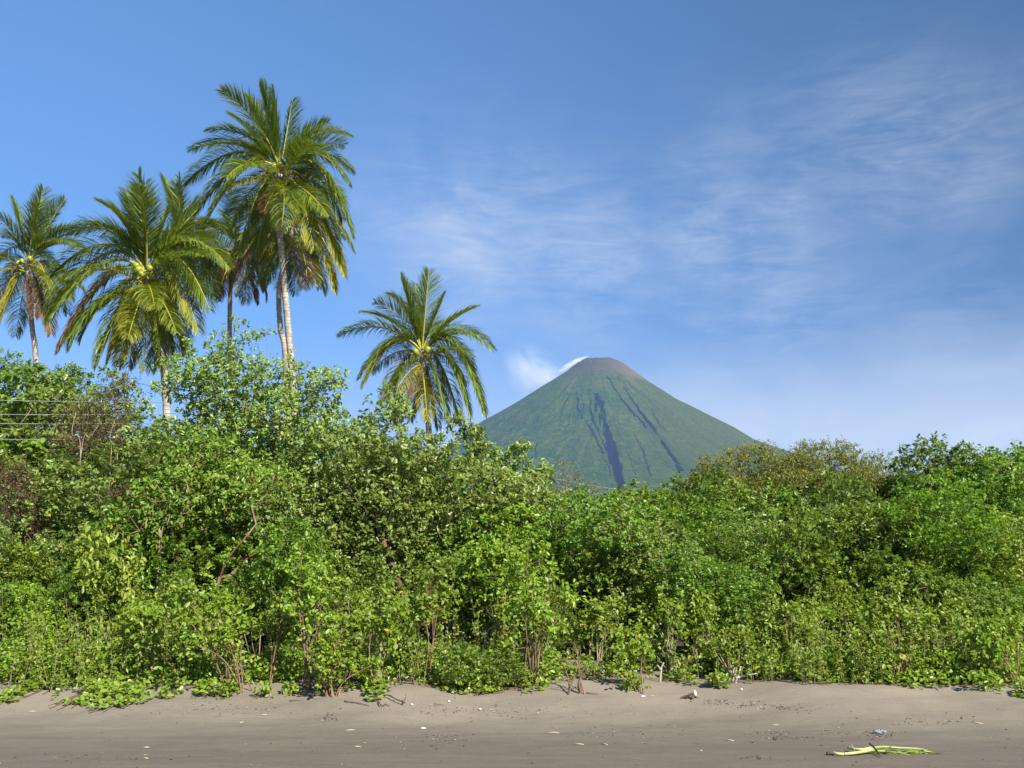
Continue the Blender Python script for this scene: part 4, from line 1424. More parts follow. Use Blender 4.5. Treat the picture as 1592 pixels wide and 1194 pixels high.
# ---- tangles of dead brown vines
def tangle(label, seed, Y, bl, n, tx):
    r = np.random.default_rng(seed)
    f0 = foot_at(tx, Y)
    root = empty('dead_vine', f0, label, 'vines')
    n = int(n * 0.42)
    tb = Tubes()
    B = np.array([pb(a, b, Y, c, c, d) for a, b, c, d in bl])
    w = B[:, 3] * B[:, 5]
    ci = r.choice(len(B), n, p=w / w.sum())
    u = norm(r.normal(0, 1, (n, 3))) * (r.random((n, 1)) ** 0.4)
    c = B[ci, :3] + u * B[ci, 3:6] - f0
    for q in c:
        d = norm(r.normal(0, 1, 3) + np.array([0, 0, -0.3]))
        ln = r.uniform(0.2, 0.6)
        tb.add(np.array([q, q + d * ln * 0.5 + r.normal(0, 0.05, 3), q + d * ln + r.normal(0, 0.09, 3)]), [0.006, 0.005, 0.003], 3, cap=False)
    for k in range(10):
        b = B[r.integers(len(B))]
        e = b[:3] - f0 + r.normal(0, 0.2, 3)
        tb.add(bez([np.array([r.normal(0, 0.2), r.normal(0, 0.2), 0]), e * 0.55 + r.normal(0, 0.15, 3), e], 6), np.linspace(0.018, 0.006, 13), 4, cap=False)
    link('stem', tb.mesh('vine_twigs', M['dead_wood_brown']), root)
    dd = norm(r.normal(0, 1, (n * 6, 3)) + np.array([0, 0, -0.5]))
    bb = np.repeat(c, 6, 0) + r.normal(0, 0.13, (n * 6, 3))
    ln = r.uniform(0.03, 0.07, n * 6)
    tag(link('foliage', leaves_mesh(bb, dd, ln, ln * 0.4, 'dry_leaves', M['dry_leaf'], r), root), kind='stuff')
    return root


M['dead_wood_brown'] = plain_mat('dead_wood_brown', (0.06, 0.040, 0.026), (0.13, 0.09, 0.06), 10, 0.9, 0.1)
tangle('dense brown dead vine curtain hanging among the left shrubs', 951, 21.5, [(120, 650, 40, 30), (170, 640, 40, 40), (190, 600, 26, 22), (140, 680, 60, 30), (190, 680, 30, 36)], 900, 150)
tangle('reddish brown dead thicket patch at the left edge', 952, 19.0, [(20, 745, 36, 26), (45, 790, 24, 40), (10, 800, 30, 26), (52, 830, 14, 30)], 700, 25)
tangle('small brown dead vine patch with bare forked stems left of the middle', 953, 18.2, [(250, 815, 18, 26), (180, 765, 24, 10), (255, 850, 16, 20)], 320, 250)
for (lab, pts, rr_, mt) in (
    ('bare forked tan branch among the upper left shrubs', [[(125, 708, 20.5), (112, 675, 20.5), (118, 640, 20.5)], [(126, 705, 20.5), (140, 680, 20.5), (152, 663, 20.5)]], 0.010, 'stem_pale'),
    ('second bare pinkish branch rising beside the dead vines', [[(172, 722, 20.5), (171, 680, 20.5), (178, 655, 20.5)], [(182, 718, 20.6), (179, 690, 20.6), (183, 668, 20.6)]], 0.010, 'stem_pale'),
    ('dead forked pale branch in a dark gap left of the middle', [[(248, 838, 17.4), (240, 810, 17.4), (236, 785, 17.4)], [(250, 838, 17.4), (260, 815, 17.4), (264, 800, 17.4)], [(250, 838, 17.4), (236, 828, 17.4), (228, 822, 17.4)]], 0.013, 'stem_pale')):
    p0 = P(*pts[0][0])
    root = empty('bare_branch', [p0[0], p0[1], gz(p0[0], p0[1])], label=lab, cat='branch')
    for b in pts:
        q = [P(*v) for v in b]
        q = [np.array([q[0][0], q[0][1], gz(q[0][0], q[0][1])])] + q
        c = bez(q, 6) - np.array(root.location)
        link('stem', Tubes().add(c, np.linspace(rr_ * 1.2, rr_ * 0.5, len(c)), 6).mesh('bare_stem', M[mt]), root)


# ---- saplings along the sand's edge: stems are parts
def sapling(label, base, stems, leaf='bright_leaf', smat='stem_red', k=20, rad=0.15, L=0.072, bare=0.45, seed=0, r0=0.013, twigs=9, name='sapling', leafy=1.0, group=None, cat='sapling'):
    """base pixel on the ground; stems are (dx, tip py, depth change) in photo pixels"""
    r = np.random.default_rng(seed)
    g = on_ground(*base)
    root = empty(name, g, label, cat, group)
    C, D = [], []
    if leafy > 0 and name == 'sapling':
        stems = list(stems) + [(d0 + r.normal(0, 14), t0 + r.uniform(-25, 45), z0 + r.normal(0, 0.15)) for (d0, t0, z0) in stems[:4]]
    for (dx, ty, dY) in stems:
        off = np.array([np.clip(dx * 0.0012, -0.1, 0.1) + r.normal(0, 0.07), r.normal(0, 0.09), -0.04])
        tip = P(base[0] + dx, ty, g[1] + dY) - g
        mid = tip * 0.5 + np.array([-tip[0] * 0.12, 0, 0.02]) + r.normal(0, 0.04, 3)
        c = bez([off, mid, tip], 8)
        n = len(c)
        s = np.linspace(0, 1, n)
        tb = Tubes().add(c, r0 * (0.75 + 0.5 * r.random()) * (1 - 0.72 * s), 5)
        H = np.linalg.norm(tip)
        if leafy > 0:
            for q in range(int(twigs * leafy)):
                t = bare + (1 - bare) * (q + r.random()) / (twigs * leafy)
                i = min(n - 2, int(t * (n - 1)))
                p = c[i] + (c[i + 1] - c[i]) * (t * (n - 1) - i)
                d = norm(norm(c[i + 1] - c[i]) * 0.5 + r.normal(0, 0.7, 3) + np.array([0, 0, 0.15]))
                ln = (0.10 + 0.30 * r.random()) * min(1.4, H) * (1.15 - 0.6 * t)
                e = p + d * ln
                tb.add(np.array([p, p + d * ln * 0.5 + r.normal(0, 0.015, 3), e]), [0.005, 0.004, 0.0025], 3, cap=False)
                C.append(e)
                D.append(d)
                if ln > 0.2:
                    C.append(p + d * ln * 0.55)
                    D.append(d)
            C.append(c[-1])
            D.append(norm(c[-1] - c[-3]))
        else:
            for q in range(4):
                t = 0.35 + 0.6 * r.random()
                i = min(n - 2, int(t * (n - 1)))
                d = norm(norm(c[i + 1] - c[i]) + r.normal(0, 0.5, 3))
                tb.add(np.array([c[i], c[i] + d * 0.2 * H]), [0.004, 0.002], 3, cap=False)
        link('stem', tb.mesh('sapling_stem', M[smat]), root)
    if C:
        b, d, ln, wd, ti, _ = clump_leaves(np.array(C), np.array(D), r, k, rad, L, 0.55, 0.2, 4)
        tag(link('foliage', leaves_mesh(b, d, ln, wd, 'sapling_leaves', M[leaf], r, tint=ti), root), kind='stuff')
    return root


SAP = [
    ('fan of long reddish bare stems leaning left over the sand', (372, 1076), [(-92, 945, 0.1), (-60, 925, 0.4), (-35, 930, 0.3), (-20, 985, 0), (-75, 1000, -0.2), (8, 975, 0.2)], 'bright_leaf', 'stem_red', 0.55),
    ('tall pair of straight reddish stems right of the leaning fan', (476, 1075), [(-18, 880, 0.3), (20, 890, 0.5), (4, 930, 0.2), (-8, 955, 0.4)], 'bright_leaf', 'stem_red', 0.45),
    ('short bushy bright green clump on snapped stems at the sand edge', (506, 1082), [(-12, 1010, 0), (14, 1000, 0.2), (45, 1020, 0.1), (70, 1035, 0), (30, 985, 0.3)], 'bright_leaf', 'stem_red', 0.2),
    ('sapling leaning right with pale stems and a yellow green top', (583, 1068), [(30, 935, 0.2), (12, 960, 0.3), (22, 985, 0.1), (-10, 950, 0.5)], 'bright_leaf', 'stem_pale', 0.4),
    ('dense clump of dry upright stems with thin yellow leaves', (545, 1052), [(-20, 930, 0.4), (-5, 915, 0.3), (10, 935, 0.5), (20, 950, 0.3), (-32, 960, 0.3), (2, 965, 0)], 'bright_leaf', 'stem_pale', 0.35),
    ('single straight reddish sapling stem beside the low green mound', (668, 1064), [(0, 900, 0.2), (-10, 945, 0.3)], 'bright_leaf', 'stem_red', 0.5),
    ('fan of long thin stems leaning left beside the pale bare branch', (742, 1032), [(-58, 905, 0.3), (-40, 890, 0.6), (-25, 915, 0.3), (-8, 900, 0.4), (12, 890, 0.3)], 'bright_leaf', 'stem_red', 0.5),
    ('bushy yellow green sapling with many red stems right of the bare branch', (778, 1045), [(-8, 850, 0.2), (10, 840, 0.4), (-22, 890, 0.3), (24, 870, 0.2), (2, 930, 0), (-30, 930, 0.1)], 'bright_leaf', 'stem_red', 0.35),
    ('full bushy sapling on brown stems at the right end of the green mound', (826, 1064), [(-6, 850, 0.3), (-24, 870, 0.2), (14, 860, 0.3), (30, 890, 0.2), (44, 930, 0.1), (-10, 930, -0.1), (26, 960, -0.1)], 'bright_leaf', 'stem_red', 0.25),
    ('leafless clump of thin brown twigs on the sand below the volcano', (897, 1078), [(-14, 1012, 0), (-4, 1000, 0.1), (6, 1010, 0), (22, 1020, 0), (34, 1030, -0.1), (-24, 1025, 0)], None, 'stem_red', 1.0),
    ('thin upright sapling with forked stem behind the leafless twigs', (930, 1052), [(-6, 945, 0.2), (24, 955, 0.3), (-18, 960, 0.4), (10, 975, 0.1)], 'bright_leaf', 'stem_pale', 0.45),
    ('thin sapling forking above a splayed root on open sand', (987, 1074), [(2, 985, 0.2), (-26, 1000, 0.2), (12, 1010, 0.1), (-10, 1025, 0)], 'bright_leaf', 'stem_red', 0.45),
    ('long stemmed sapling leaning left on the open sand patch', (1047, 1056), [(-58, 985, 0.3), (-40, 955, 0.4), (-12, 950, 0.3), (6, 960, 0.3)], 'bright_leaf', 'stem_pale', 0.5),
    ('upright sapling with pale thick stem right of the open sand', (1088, 1050), [(0, 930, 0.3), (-10, 920, 0.5), (14, 945, 0.2), (-4, 985, 0)], 'bright_leaf', 'stem_pale', 0.4),
    ('low leaning sapling above bleached dead twigs', (1140, 1058), [(-24, 1005, 0.1), (18, 995, 0.2), (34, 1015, 0), (-6, 985, 0.3)], 'bright_leaf', 'stem_pale', 0.3),
    ('tight cluster of short thick stems under a dark gap', (1228, 1052), [(-10, 960, 0.3), (4, 950, 0.3), (14, 965, 0.4), (-20, 985, 0.2), (24, 990, 0.2)], 'bright_leaf', 'stem_red', 0.5),
    ('slim pair of stems right of the tight stem cluster', (1275, 1044), [(0, 960, 0.2), (8, 950, 0.4), (-12, 985, 0.1)], 'bright_leaf', 'stem_pale', 0.45),
    ('sapling with curving pale stems in the right thicket edge', (1305, 1042), [(14, 955, 0.3), (-12, 965, 0.3), (26, 985, 0.1)], 'bright_leaf', 'stem_pale', 0.45),
    ('long fan of brown stems leaning left in the right thicket', (1414, 1062), [(-50, 935, 0.3), (-34, 920, 0.4), (-20, 950, 0.2), (-66, 980, 0.1), (6, 960, 0.3), (22, 975, 0.2)], 'bright_leaf', 'stem_red', 0.5),
    ('upright twin stems right of the long leaning fan', (1424, 1040), [(0, 950, 0.3), (8, 945, 0.4)], 'bright_leaf', 'stem_pale', 0.4),
    ('leafy sapling with slim stem near the right end of the thicket', (1465, 1048), [(4, 945, 0.3), (-14, 960, 0.3), (20, 985, 0.1)], 'bright_leaf', 'stem_pale', 0.35),
    ('red stemmed sapling leaning left at the right edge over bare sand', (1574, 1064), [(-34, 1000, 0), (-18, 975, 0.2), (-46, 1020, -0.1), (4, 970, 0.3)], 'bright_leaf', 'stem_red', 0.35),
    ('bushy low sapling near the right edge of the thicket', (1525, 1056), [(-14, 990, 0.1), (8, 975, 0.2), (24, 1000, 0)], 'bright_leaf', 'stem_red', 0.2),
    ('straight pale sapling stem over the left creepers', (197, 1058), [(4, 985, 0.2), (-6, 960, 0.4)], 'bright_leaf', 'stem_pale', 0.45),
    ('group of pale slanting stems over a dark hollow at left', (226, 1062), [(-14, 980, 0.2), (0, 950, 0.4), (14, 955, 0.5), (8, 990, 0), (-22, 1000, 0.1)], 'bright_leaf', 'stem_pale', 0.5),
    ('two straight pale stems right of the dark hollow', (288, 1052), [(0, 985, 0.2), (16, 950, 0.4)], 'bright_leaf', 'stem_pale', 0.5),
    ('slim stems with light leaves left of the leaning fan', (318, 1058), [(2, 960, 0.3), (-8, 985, 0.2), (10, 975, 0.2)], 'bright_leaf', 'stem_pale', 0.4),
    ('slanting pale stem at the left edge of the thicket', (4, 1030), [(28, 960, 0.2), (10, 985, 0.1)], 'hedge_leaf', 'stem_pale', 0.55),
    ('slim upright sapling near the left edge by the creepers', (52, 1046), [(0, 985, 0.1), (-12, 960, 0.3), (16, 990, 0.2)], 'bright_leaf', 'stem_pale', 0.4),
    ('tall pair of pale stems under the lime green shrub', (140, 1020), [(10, 895, 0.3), (18, 900, 0.5)], 'bright_leaf', 'stem_pale', 0.7),
    ('thin reddish stems with yellow leaves right of the leaning fan', (420, 1062), [(10, 955, 0.3), (-10, 970, 0.2), (24, 935, 0.5)], 'bright_leaf', 'stem_red', 0.4),
    ('sapling with broad light leaves in front of the dark trunk', (612, 1050), [(6, 960, 0.2), (-12, 985, 0.1), (22, 945, 0.3)], 'bright_leaf', 'stem_red', 0.35),
]
for i, (lab, base, st, leaf, sm, bare) in enumerate(SAP):
    if leaf is None:
        sapling(lab, base, st, 'bright_leaf', sm, seed=600 + i, leafy=0.0, r0=0.011)
    else:
        sapling(lab, base, st, leaf, sm, bare=min(0.8, bare + 0.2), seed=600 + i, k=15, twigs=6, leafy=1.0, r0=0.0095, rad=0.13, L=0.068)

# low green mound and low bushes along the edge
for (lab, px, py, hpx, wsc, key) in (
    ('low dense green mound spilling onto the sand in the middle', 715, 1066, 78, 1.15, 'lowbush0'),
    ('low green bush right of the dense mound', 775, 1066, 66, 1.1, 'lowbush1'),
    ('low green bush left of the dense mound', 640, 1050, 60, 1.2, 'lowbush1'),
    ('small low bush below the dark hollow at the left', 95, 1050, 60, 1.2, 'lowbush0'),
    ('low bush between the leaning fan and the straight stems', 430, 1052, 60, 1.25, 'lowbush1'),
    ('low green bush under the open sand patch saplings', 960, 1040, 44, 1.2, 'lowbush0'),
    ('low dark green bush right of the bleached twigs', 1190, 1052, 40, 1.2, 'lowbush0'),
    ('rounded low bush at the foot of the right thicket', 1340, 1052, 56, 1.3, 'lowbush1'),
    ('low bush right of the long leaning fan', 1470, 1056, 56, 1.4, 'lowbush0'),
    ('low bush at the right end of the thicket', 1540, 1060, 46, 1.3, 'lowbush1'),
    ('low bush under the tight stem cluster', 1270, 1048, 44, 1.3, 'lowbush1'),
    ('low bush at the left edge over the creepers', 20, 1050, 66, 1.3, 'lowbush1'),
    ('low bright bush beside the tall pale stems at left', 150, 1045, 56, 1.3, 'lowbush0'),
    ('low bush under the two straight pale stems', 300, 1050, 50, 1.3, 'lowbush0'),
    ('low bush in front of the dark bent trunk', 585, 1046, 56, 1.2, 'lowbush0'),
    ('low bush by the pale thick stem', 1110, 1046, 48, 1.2, 'lowbush1')):
    g = on_ground(px, py)
    h = hpx * 0.78 * g[1] / FPX
    place(key, g - np.array([0, 0, 0.03]), h, wsc, label=lab, name='low_bush', cat='bush')


# beach creepers: runners and round leaves lying on the sand
def creeper(label, patches, n, seed, name='beach_creeper', leaf='creeper_leaf', lift=0.10):
    n = int(n * 1.5)
    r = np.random.default_rng(seed)
    g0 = on_ground(*patches[0][:2])
    root = empty(name, g0, label, 'creeper')
    pts = []
    tb = Tubes()
    w = np.array([p[2] * p[3] for p in patches], float)
    for p, k in zip(patches, (n * w / w.sum()).astype(int)):
        c = on_ground(p[0], p[1])
        s = c[1] / FPX
        rx, ry = p[2] * s, p[3] * s * 8.0
        u = norm(r.normal(0, 1, (k, 2))) * (r.random((k, 1)) ** 0.55)
        x, y = c[0] + u[:, 0] * rx, c[1] + u[:, 1] * ry
        wob_ = lumpy(np.stack([x, y, 0 * x], -1), 7.0, seed)
        ok = wob_ > -0.35
        x, y = x[ok], y[ok]
        hgt = np.maximum(0, 1 - (u[ok] ** 2).sum(1)) * lift * (0.4 + r.random(len(x)))
        pts.append(np.stack([x, y, gz(x, y) + 0.015 + hgt], -1))
        for _ in range(max(3, k // 40)):
            a = r.random() * 6.28
            q = np.linspace(0, 1, 7)
            xx = c[0] + (q * rx * 1.1) * math.cos(a) + 0.04 * np.sin(q * 5 + a)
            yy = c[1] + (q * ry * 1.1) * math.sin(a) + 0.05 * np.cos(q * 4)
            tb.add(np.stack([xx, yy, gz(xx, yy) + 0.012], -1) - g0, 0.005, 3, cap=False)
    pts = np.vstack(pts)
    m = len(pts)
    d = norm(np.stack([r.normal(0, 1, m), r.normal(0, 1, m), 0.25 + 0.25 * r.random(m)], -1))
    ln = 0.040 + 0.045 * r.random(m)
    tag(link('runner', tb.mesh('runners', M['stem_red']), root), kind='stuff')
    tag(link('foliage', leaves_mesh(pts - g0, d, ln, ln * 0.78, 'creeper_leaves', M[leaf], r, up=1.4), root), kind='stuff')


creeper('large leafy beach creeper patch reaching down the sand at left', [(150, 1070, 40, 14), (185, 1084, 34, 9), (165, 1078, 30, 10), (215, 1090, 22, 5)], 900, 71)
creeper('beach creeper patch left of the large one', [(85, 1060, 34, 11), (60, 1052, 40, 8), (100, 1068, 16, 6)], 560, 72)
creeper('thin curved strip of creeper at the left edge of the sand', [(12, 1088, 20, 4), (25, 1078, 10, 4), (50, 1072, 16, 3)], 170, 73, lift=0.05)
creeper('creeper under the pale stems right of the large patch', [(250, 1058, 36, 8), (268, 1078, 14, 5), (300, 1060, 30, 7)], 480, 74)
creeper('small creeper clump beside the base of the leaning fan', [(322, 1074, 20, 5), (356, 1080, 14, 4)], 150, 75)
creeper('creeper carpet at the foot of the middle saplings', [(440, 1056, 50, 7), (540, 1062, 44, 7), (585, 1076, 16, 6)], 620, 76)
creeper('creeper fringe in front of the low green mound', [(720, 1068, 70, 6), (800, 1068, 50, 6), (760, 1072, 50, 4)], 800, 77)
creeper('scattered creeper on the open sand patch below the volcano', [(880, 1052, 26, 6), (950, 1050, 34, 4), (1060, 1060, 28, 4), (1050, 1054, 20, 3), (1118, 1064, 16, 4)], 420, 78)
creeper('creeper fringe along the foot of the right thicket', [(1270, 1058, 30, 5), (1340, 1058, 60, 6), (1420, 1062, 50, 6), (1500, 1062, 46, 5), (1560, 1064, 30, 4)], 1000, 79)


# undergrowth seedlings and weeds along the whole foot of the thicket
def weeds():
    r = np.random.default_rng(88)
    n = 8600
    x = r.uniform(-9.5, 9.5, n)
    y = 13.55 + 2.6 * r.random(n) ** 1.2
    dens = lumpy(np.stack([x, y * 0.6, 0 * x], -1), 1.4, 1.3)
    xp = x / y * FPX + CX
    open_patch = (xp > 860) & (xp < 1150)
    ok = (dens > -0.25) & (r.random(n) > open_patch * 0.8) & (y > 13.75 - 0.2 * np.sin(x * 1.3))
    x, y = x[ok], y[ok]
    c = np.stack([x, y, gz(x, y) + 0.05 + 0.28 * r.random(len(x)) ** 2], -1)
    d = norm(np.stack([r.normal(0, 0.5, len(x)), r.normal(0, 0.5, len(x)), np.ones(len(x))], -1))
    b, dd, ln, wd, ti, _ = clump_leaves(c, d, r, 9, 0.10, 0.06, 0.6, 0.1, 3)
    o = link('undergrowth', leaves_mesh(b, dd, ln, wd, 'undergrowth', M['bright_leaf'], r, tint=ti))
    tag(o, 'low weeds and seedlings growing along the foot of the thicket', kind='stuff')


weeds()


def fine_stems():
    r = np.random.default_rng(89)
    n = 1000
    x = r.uniform(-9.3, 9.3, n)
    y = 13.6 + 2.0 * r.random(n) ** 1.3 + 0.15 * np.sin(x * 1.3)
    xp = x / y * FPX + CX
    ok = (lumpy(np.stack([x, y * 0.5, 0 * x], -1), 1.7, 4.1) > -0.3) & ~((xp > 870) & (xp < 1150) & (r.random(n) < 0.75))
    tb, C, D = Tubes(), [], []
    for a, b in zip(x[ok], y[ok]):
        h = r.uniform(0.18, 1.05) * (0.7 + 0.3 * (b - 13.6))
        g = np.array([a, b, float(gz(a, b)) - 0.03])
        lean = r.normal(0, 0.16, 2)
        top = g + np.array([lean[0] * h - 0.05 * h, lean[1] * h, h])
        c = bez([g, (g + top) / 2 + r.normal(0, 0.02, 3), top], 4)
        tb.add(c, np.linspace(0.006, 0.0025, len(c)), 3, cap=False)
        for t in np.linspace(0.35, 1.0, 3 + int(h * 5)):
            i = min(len(c) - 2, int(t * (len(c) - 1)))
            C.append(c[i] + r.normal(0, 0.03, 3))
            D.append(norm(r.normal(0, 0.6, 3) + np.array([0, 0, 0.8])))
    tag(link('undergrowth_stems', tb.mesh('fine_stems', M['stem_pale'])), 'fine upright weed stems along the foot of the thicket', kind='stuff')
    b_, dd, ln, wd, ti, _ = clump_leaves(np.array(C), np.array(D), r, 7, 0.08, 0.052, 0.5, 0.1, 3)
    tag(link('undergrowth_leaves', leaves_mesh(b_, dd, ln, wd, 'fine_leaves', M['bright_leaf'], r, tint=ti)), 'small leaves on the fine weed stems along the thicket foot', kind='stuff')


fine_stems()

# small separate plants on the sand
for i, (lab, px, py, s) in enumerate((
    ('tiny green seedling alone on the sand, left of centre', 410, 1083, 10), ('second tiny seedling right of the first one on sand', 449, 1078, 8),
    ('small pale green plant at the creeper end on sand', 345, 1082, 9), ('small tuft of leaves at the right edge of the sand', 1588, 1084, 9),
    ('small bright plant at the end of the fallen branch', 585, 1074, 24), ('small leafy plant beside the dead twigs on sand', 1112, 1068, 12))):
    sapling(lab, (px, py), [(-s * 0.8, py - s, 0), (s * 0.7, py - s * 1.2, 0.05), (0, py - s * 1.5, 0), (s, py - s * 0.6, -0.05)], 'creeper_leaf', 'stem_red', k=8, rad=0.05, L=0.055, bare=0.3, seed=700 + i, r0=0.004, twigs=3, name='seedling', cat='seedling')


# ---- driftwood, sticks and the things lying on the sand
def stick(name, label, cat, px_pts, r0, mat, lift=0.01, twigs=(), sides=6, group=None, r1=None):
    q = np.array([on_ground(a, b) for a, b in px_pts])
    q[:, 2] += r0 * 0.7 + lift
    c = bez(q, 5)
    o = c[0].copy()
    root = empty(name, o, label, cat, group)
    link('branch', Tubes().add(c - o, np.linspace(r0, r1 if r1 else r0 * 0.5, len(c)), sides).mesh(name, M[mat]), root)
    for tw in twigs:
        q = np.array([on_ground(a, b) + np.array([0, 0, h]) for a, b, h in tw])
        cc = bez(q, 4)
        link('twig', Tubes().add(cc - o, np.linspace(r0 * 0.6, r0 * 0.25, len(cc)), 4).mesh('twig', M[mat]), root)
    return root


stick('fallen_branch', 'long dark arched branch lying on the sand, left of centre', 'branch', [(562, 1083), (590, 1085), (604, 1086), (615, 1092), (630, 1098)], 0.014, 'dead_wood', 0.03,
      [((626, 1097, 0.02), (630, 1093, 0.06), (631, 1091, 0.09))])
stick('fallen_branch', 'crooked short dark twig below the long arched branch', 'branch', [(589, 1092), (590, 1097), (593, 1100), (598, 1099), (599, 1096)], 0.009, 'dead_wood', 0.02, [((599, 1097, 0.01), (606, 1099, 0.02))])
stick('fallen_branch', 'thin dark stick left of the crooked twig', 'branch', [(535, 1092), (556, 1095), (574, 1099)], 0.008, 'dead_wood')
stick('fallen_branch', 'thin stick lying right of the arched branch end', 'branch', [(675, 1096), (690, 1098)], 0.006, 'dead_wood')
stick('fallen_branch', 'short dark stick poking from the foot of the green mound', 'branch', [(738, 1082), (744, 1077)], 0.008, 'dead_wood')
stick('fallen_branch', 'pale twig at the foot of the green mound, near its left end', 'branch', [(708, 1086), (711, 1077)], 0.006, 'stem_pale')
stick('fallen_branch', 'reddish stick lying by the leafless twig clump', 'branch', [(912, 1079), (932, 1080)], 0.010, 'stem_red')
stick('fallen_branch', 'thin dark stick at the foot of the right thicket', 'branch', [(1436, 1069), (1458, 1072)], 0.008, 'dead_wood')
stick('fallen_branch', 'long thin stick lying on the sand above the left grasses', 'branch', [(450, 1091), (472, 1090)], 0.006, 'dead_wood')

# bleached bare branch standing in the middle thicket, forked bleached twigs on the right
for (lab, pts, r0, mt) in (
    ('pale bare curved branch standing among the middle saplings', [[(748, 1012, 14.6), (756, 988, 14.6), (770, 974, 14.6), (790, 964, 14.7)], [(756, 988, 14.6), (750, 976, 14.7)]], 0.017, 'stem_pale'),
    ('white forked dead stem on the open sand patch', [[(1026, 1060, 0), (1028, 1040, 0), (1032, 1030, 0)], [(1028, 1042, 0), (1022, 1034, 0)]], 0.016, 'bleached_wood'),
    ('bleached dead twig tangle at the edge of the right sand', [[(1143, 1062, 0), (1148, 1048, 0), (1152, 1036, 0)], [(1146, 1056, 0), (1140, 1046, 0), (1142, 1038, 0)], [(1146, 1054, 0), (1160, 1050, 0), (1176, 1047, 0)]], 0.016, 'bleached_wood')):
    first = pts[0][0]
    g = on_ground(first[0], first[1]) if first[2] == 0 else None
    YY0 = g[1] if g is not None else first[2]
    p0 = P(first[0], first[1], YY0)
    fz = gz(p0[0], YY0)
    root = empty('dead_branch', [p0[0], YY0, fz], lab, 'branch')
    for i, b in enumerate(pts):
        q = [P(a, bb, YY0 if yy == 0 else yy) for a, bb, yy in b]
        if i == 0:
            q[0] = np.array([q[0][0], q[0][1], fz - 0.02])
        c = bez(q, 5) - np.array(root.location)
        link('stem' if i == 0 else 'twig', Tubes().add(c, np.linspace(r0, r0 * 0.5, len(c)), 6).mesh('dead_stem', M[mt]), root)

# driftwood knot with a white tip
g = on_ground(1077, 1086)
root = empty('driftwood', g, 'dark driftwood knot with a white upright chip on the sand', 'driftwood')
for (a, b) in (((-0.09, 0, 0.0), (0.0, 0.0, 0.06)), ((0.05, 0.02, 0.0), (0.0, 0.0, 0.06)), ((-0.02, -0.05, 0.0), (0.02, 0.0, 0.055)), ((-0.15, 0.02, 0.0), (-0.04, 0, 0.025))):
    link('root', Tubes().add(bez([a, (np.array(a) + b) / 2 + [0, 0, 0.012], b], 4), [0.010, 0.012, 0.014, 0.016, 0.017, 0.018, 0.016, 0.015, 0.012][:9], 6).mesh('knot_root', M['dead_wood']), root)
link('chip', Tubes().add([[0.03, 0, 0.03], [0.028, 0, 0.08], [0.022, 0, 0.10]], [0.022, 0.020, 0.008], 6).mesh('chip', M['white_scrap']), root)

# small pale chips and straws: each a thing, largest in the picture
chips = [(658, 1134, 9, 'white_scrap', 'short white chip on the wet sand, lower centre'), (940, 1158, 12, 'straw', 'short pale straw on the wet sand below the volcano'), (1000, 1084, 9, 'white_scrap', 'pale flat chip on dry sand below the volcano'),
         (1014, 1083, 8, 'straw', 'tan bark scrap right of the pale flat chip'), (1518, 1125, 20, 'straw', 'pale straight straw on the sand, far right'), (900, 1158, 18, 'straw', 'long thin pale straw left of the short one'),
         (860, 1140, 22, 'straw', 'long thin straw across the middle wet sand'), (545, 1136, 16, 'straw', 'thin pale stick flat on the wet sand, left half'), (556, 1162, 12, 'straw', 'pale straw flat on the sand below the thin stick'),
         (228, 1163, 11, 'straw', 'slanted pale straw on the wet sand at left'), (410, 1112, 14, 'straw', 'slanted straw in the dry sand, left half'), (640, 1097, 6, 'white_scrap', 'white fungus like scrap at the end of the arched branch'),
         (698, 1092, 4, 'white_scrap', 'tiny white chip below the green mound'), (746, 1104, 6, 'white_scrap', 'small white chip on the sand line, centre'), (1153, 1073, 4, 'white_scrap', 'tiny white chip right of the driftwood knot'),
         (376, 1124, 7, 'straw', 'pale bark scrap on the sand, left half'), (50, 1107, 14, 'straw', 'straw lying on the dry sand at left'), (1135, 1152, 14, 'straw', 'faint straw on the wet sand, right half'), (1205, 1128, 12, 'straw', 'short straw on the sand right of centre'), (227, 1180, 10, 'straw', 'pale straw at the lower left edge')]
for i, (px, py, ln, mt, lab) in enumerate(chips):
    ln *= 0.8
    g = on_ground(px, py)
    s = g[1] / FPX
    a = rng.normal(0, 0.25)
    h = np.array([math.cos(a), math.sin(a) * 2.0, 0]) * ln * s * 0.5
    th = 0.012 if mt == 'white_scrap' else 0.006
    c = np.array([-h, h * 0.1 + [0, 0, 0.004], h]) + np.array([0, 0, th * 0.8])
    o = link('straw' if mt == 'straw' else 'white_chip', Tubes().add(c, [th * 0.8, th, th * 0.5], 5).mesh('scrap', M[mt]), loc=g)
    tag(o, lab, 'straw' if mt == 'straw' else 'chip', 'pale scraps strewn over the beach')

# red scrap at the foot of the thicket
g = on_ground(963, 1024)
link_o = link('red_scrap', leaves_mesh(np.array([[0, 0, 0.03], [0.02, 0, 0.05], [-0.02, 0, 0.02]]), np.array([[0.1, 0, 1], [0.5, 0, 0.8], [-0.4, 0, 0.9]]), np.array([0.16, 0.10, 0.10]), np.array([0.07, 0.05, 0.05]), 'red_scrap', M['red_scrap'], rng), loc=g)
tag(link_o, 'small red scrap standing at the foot of the thicket', 'litter')


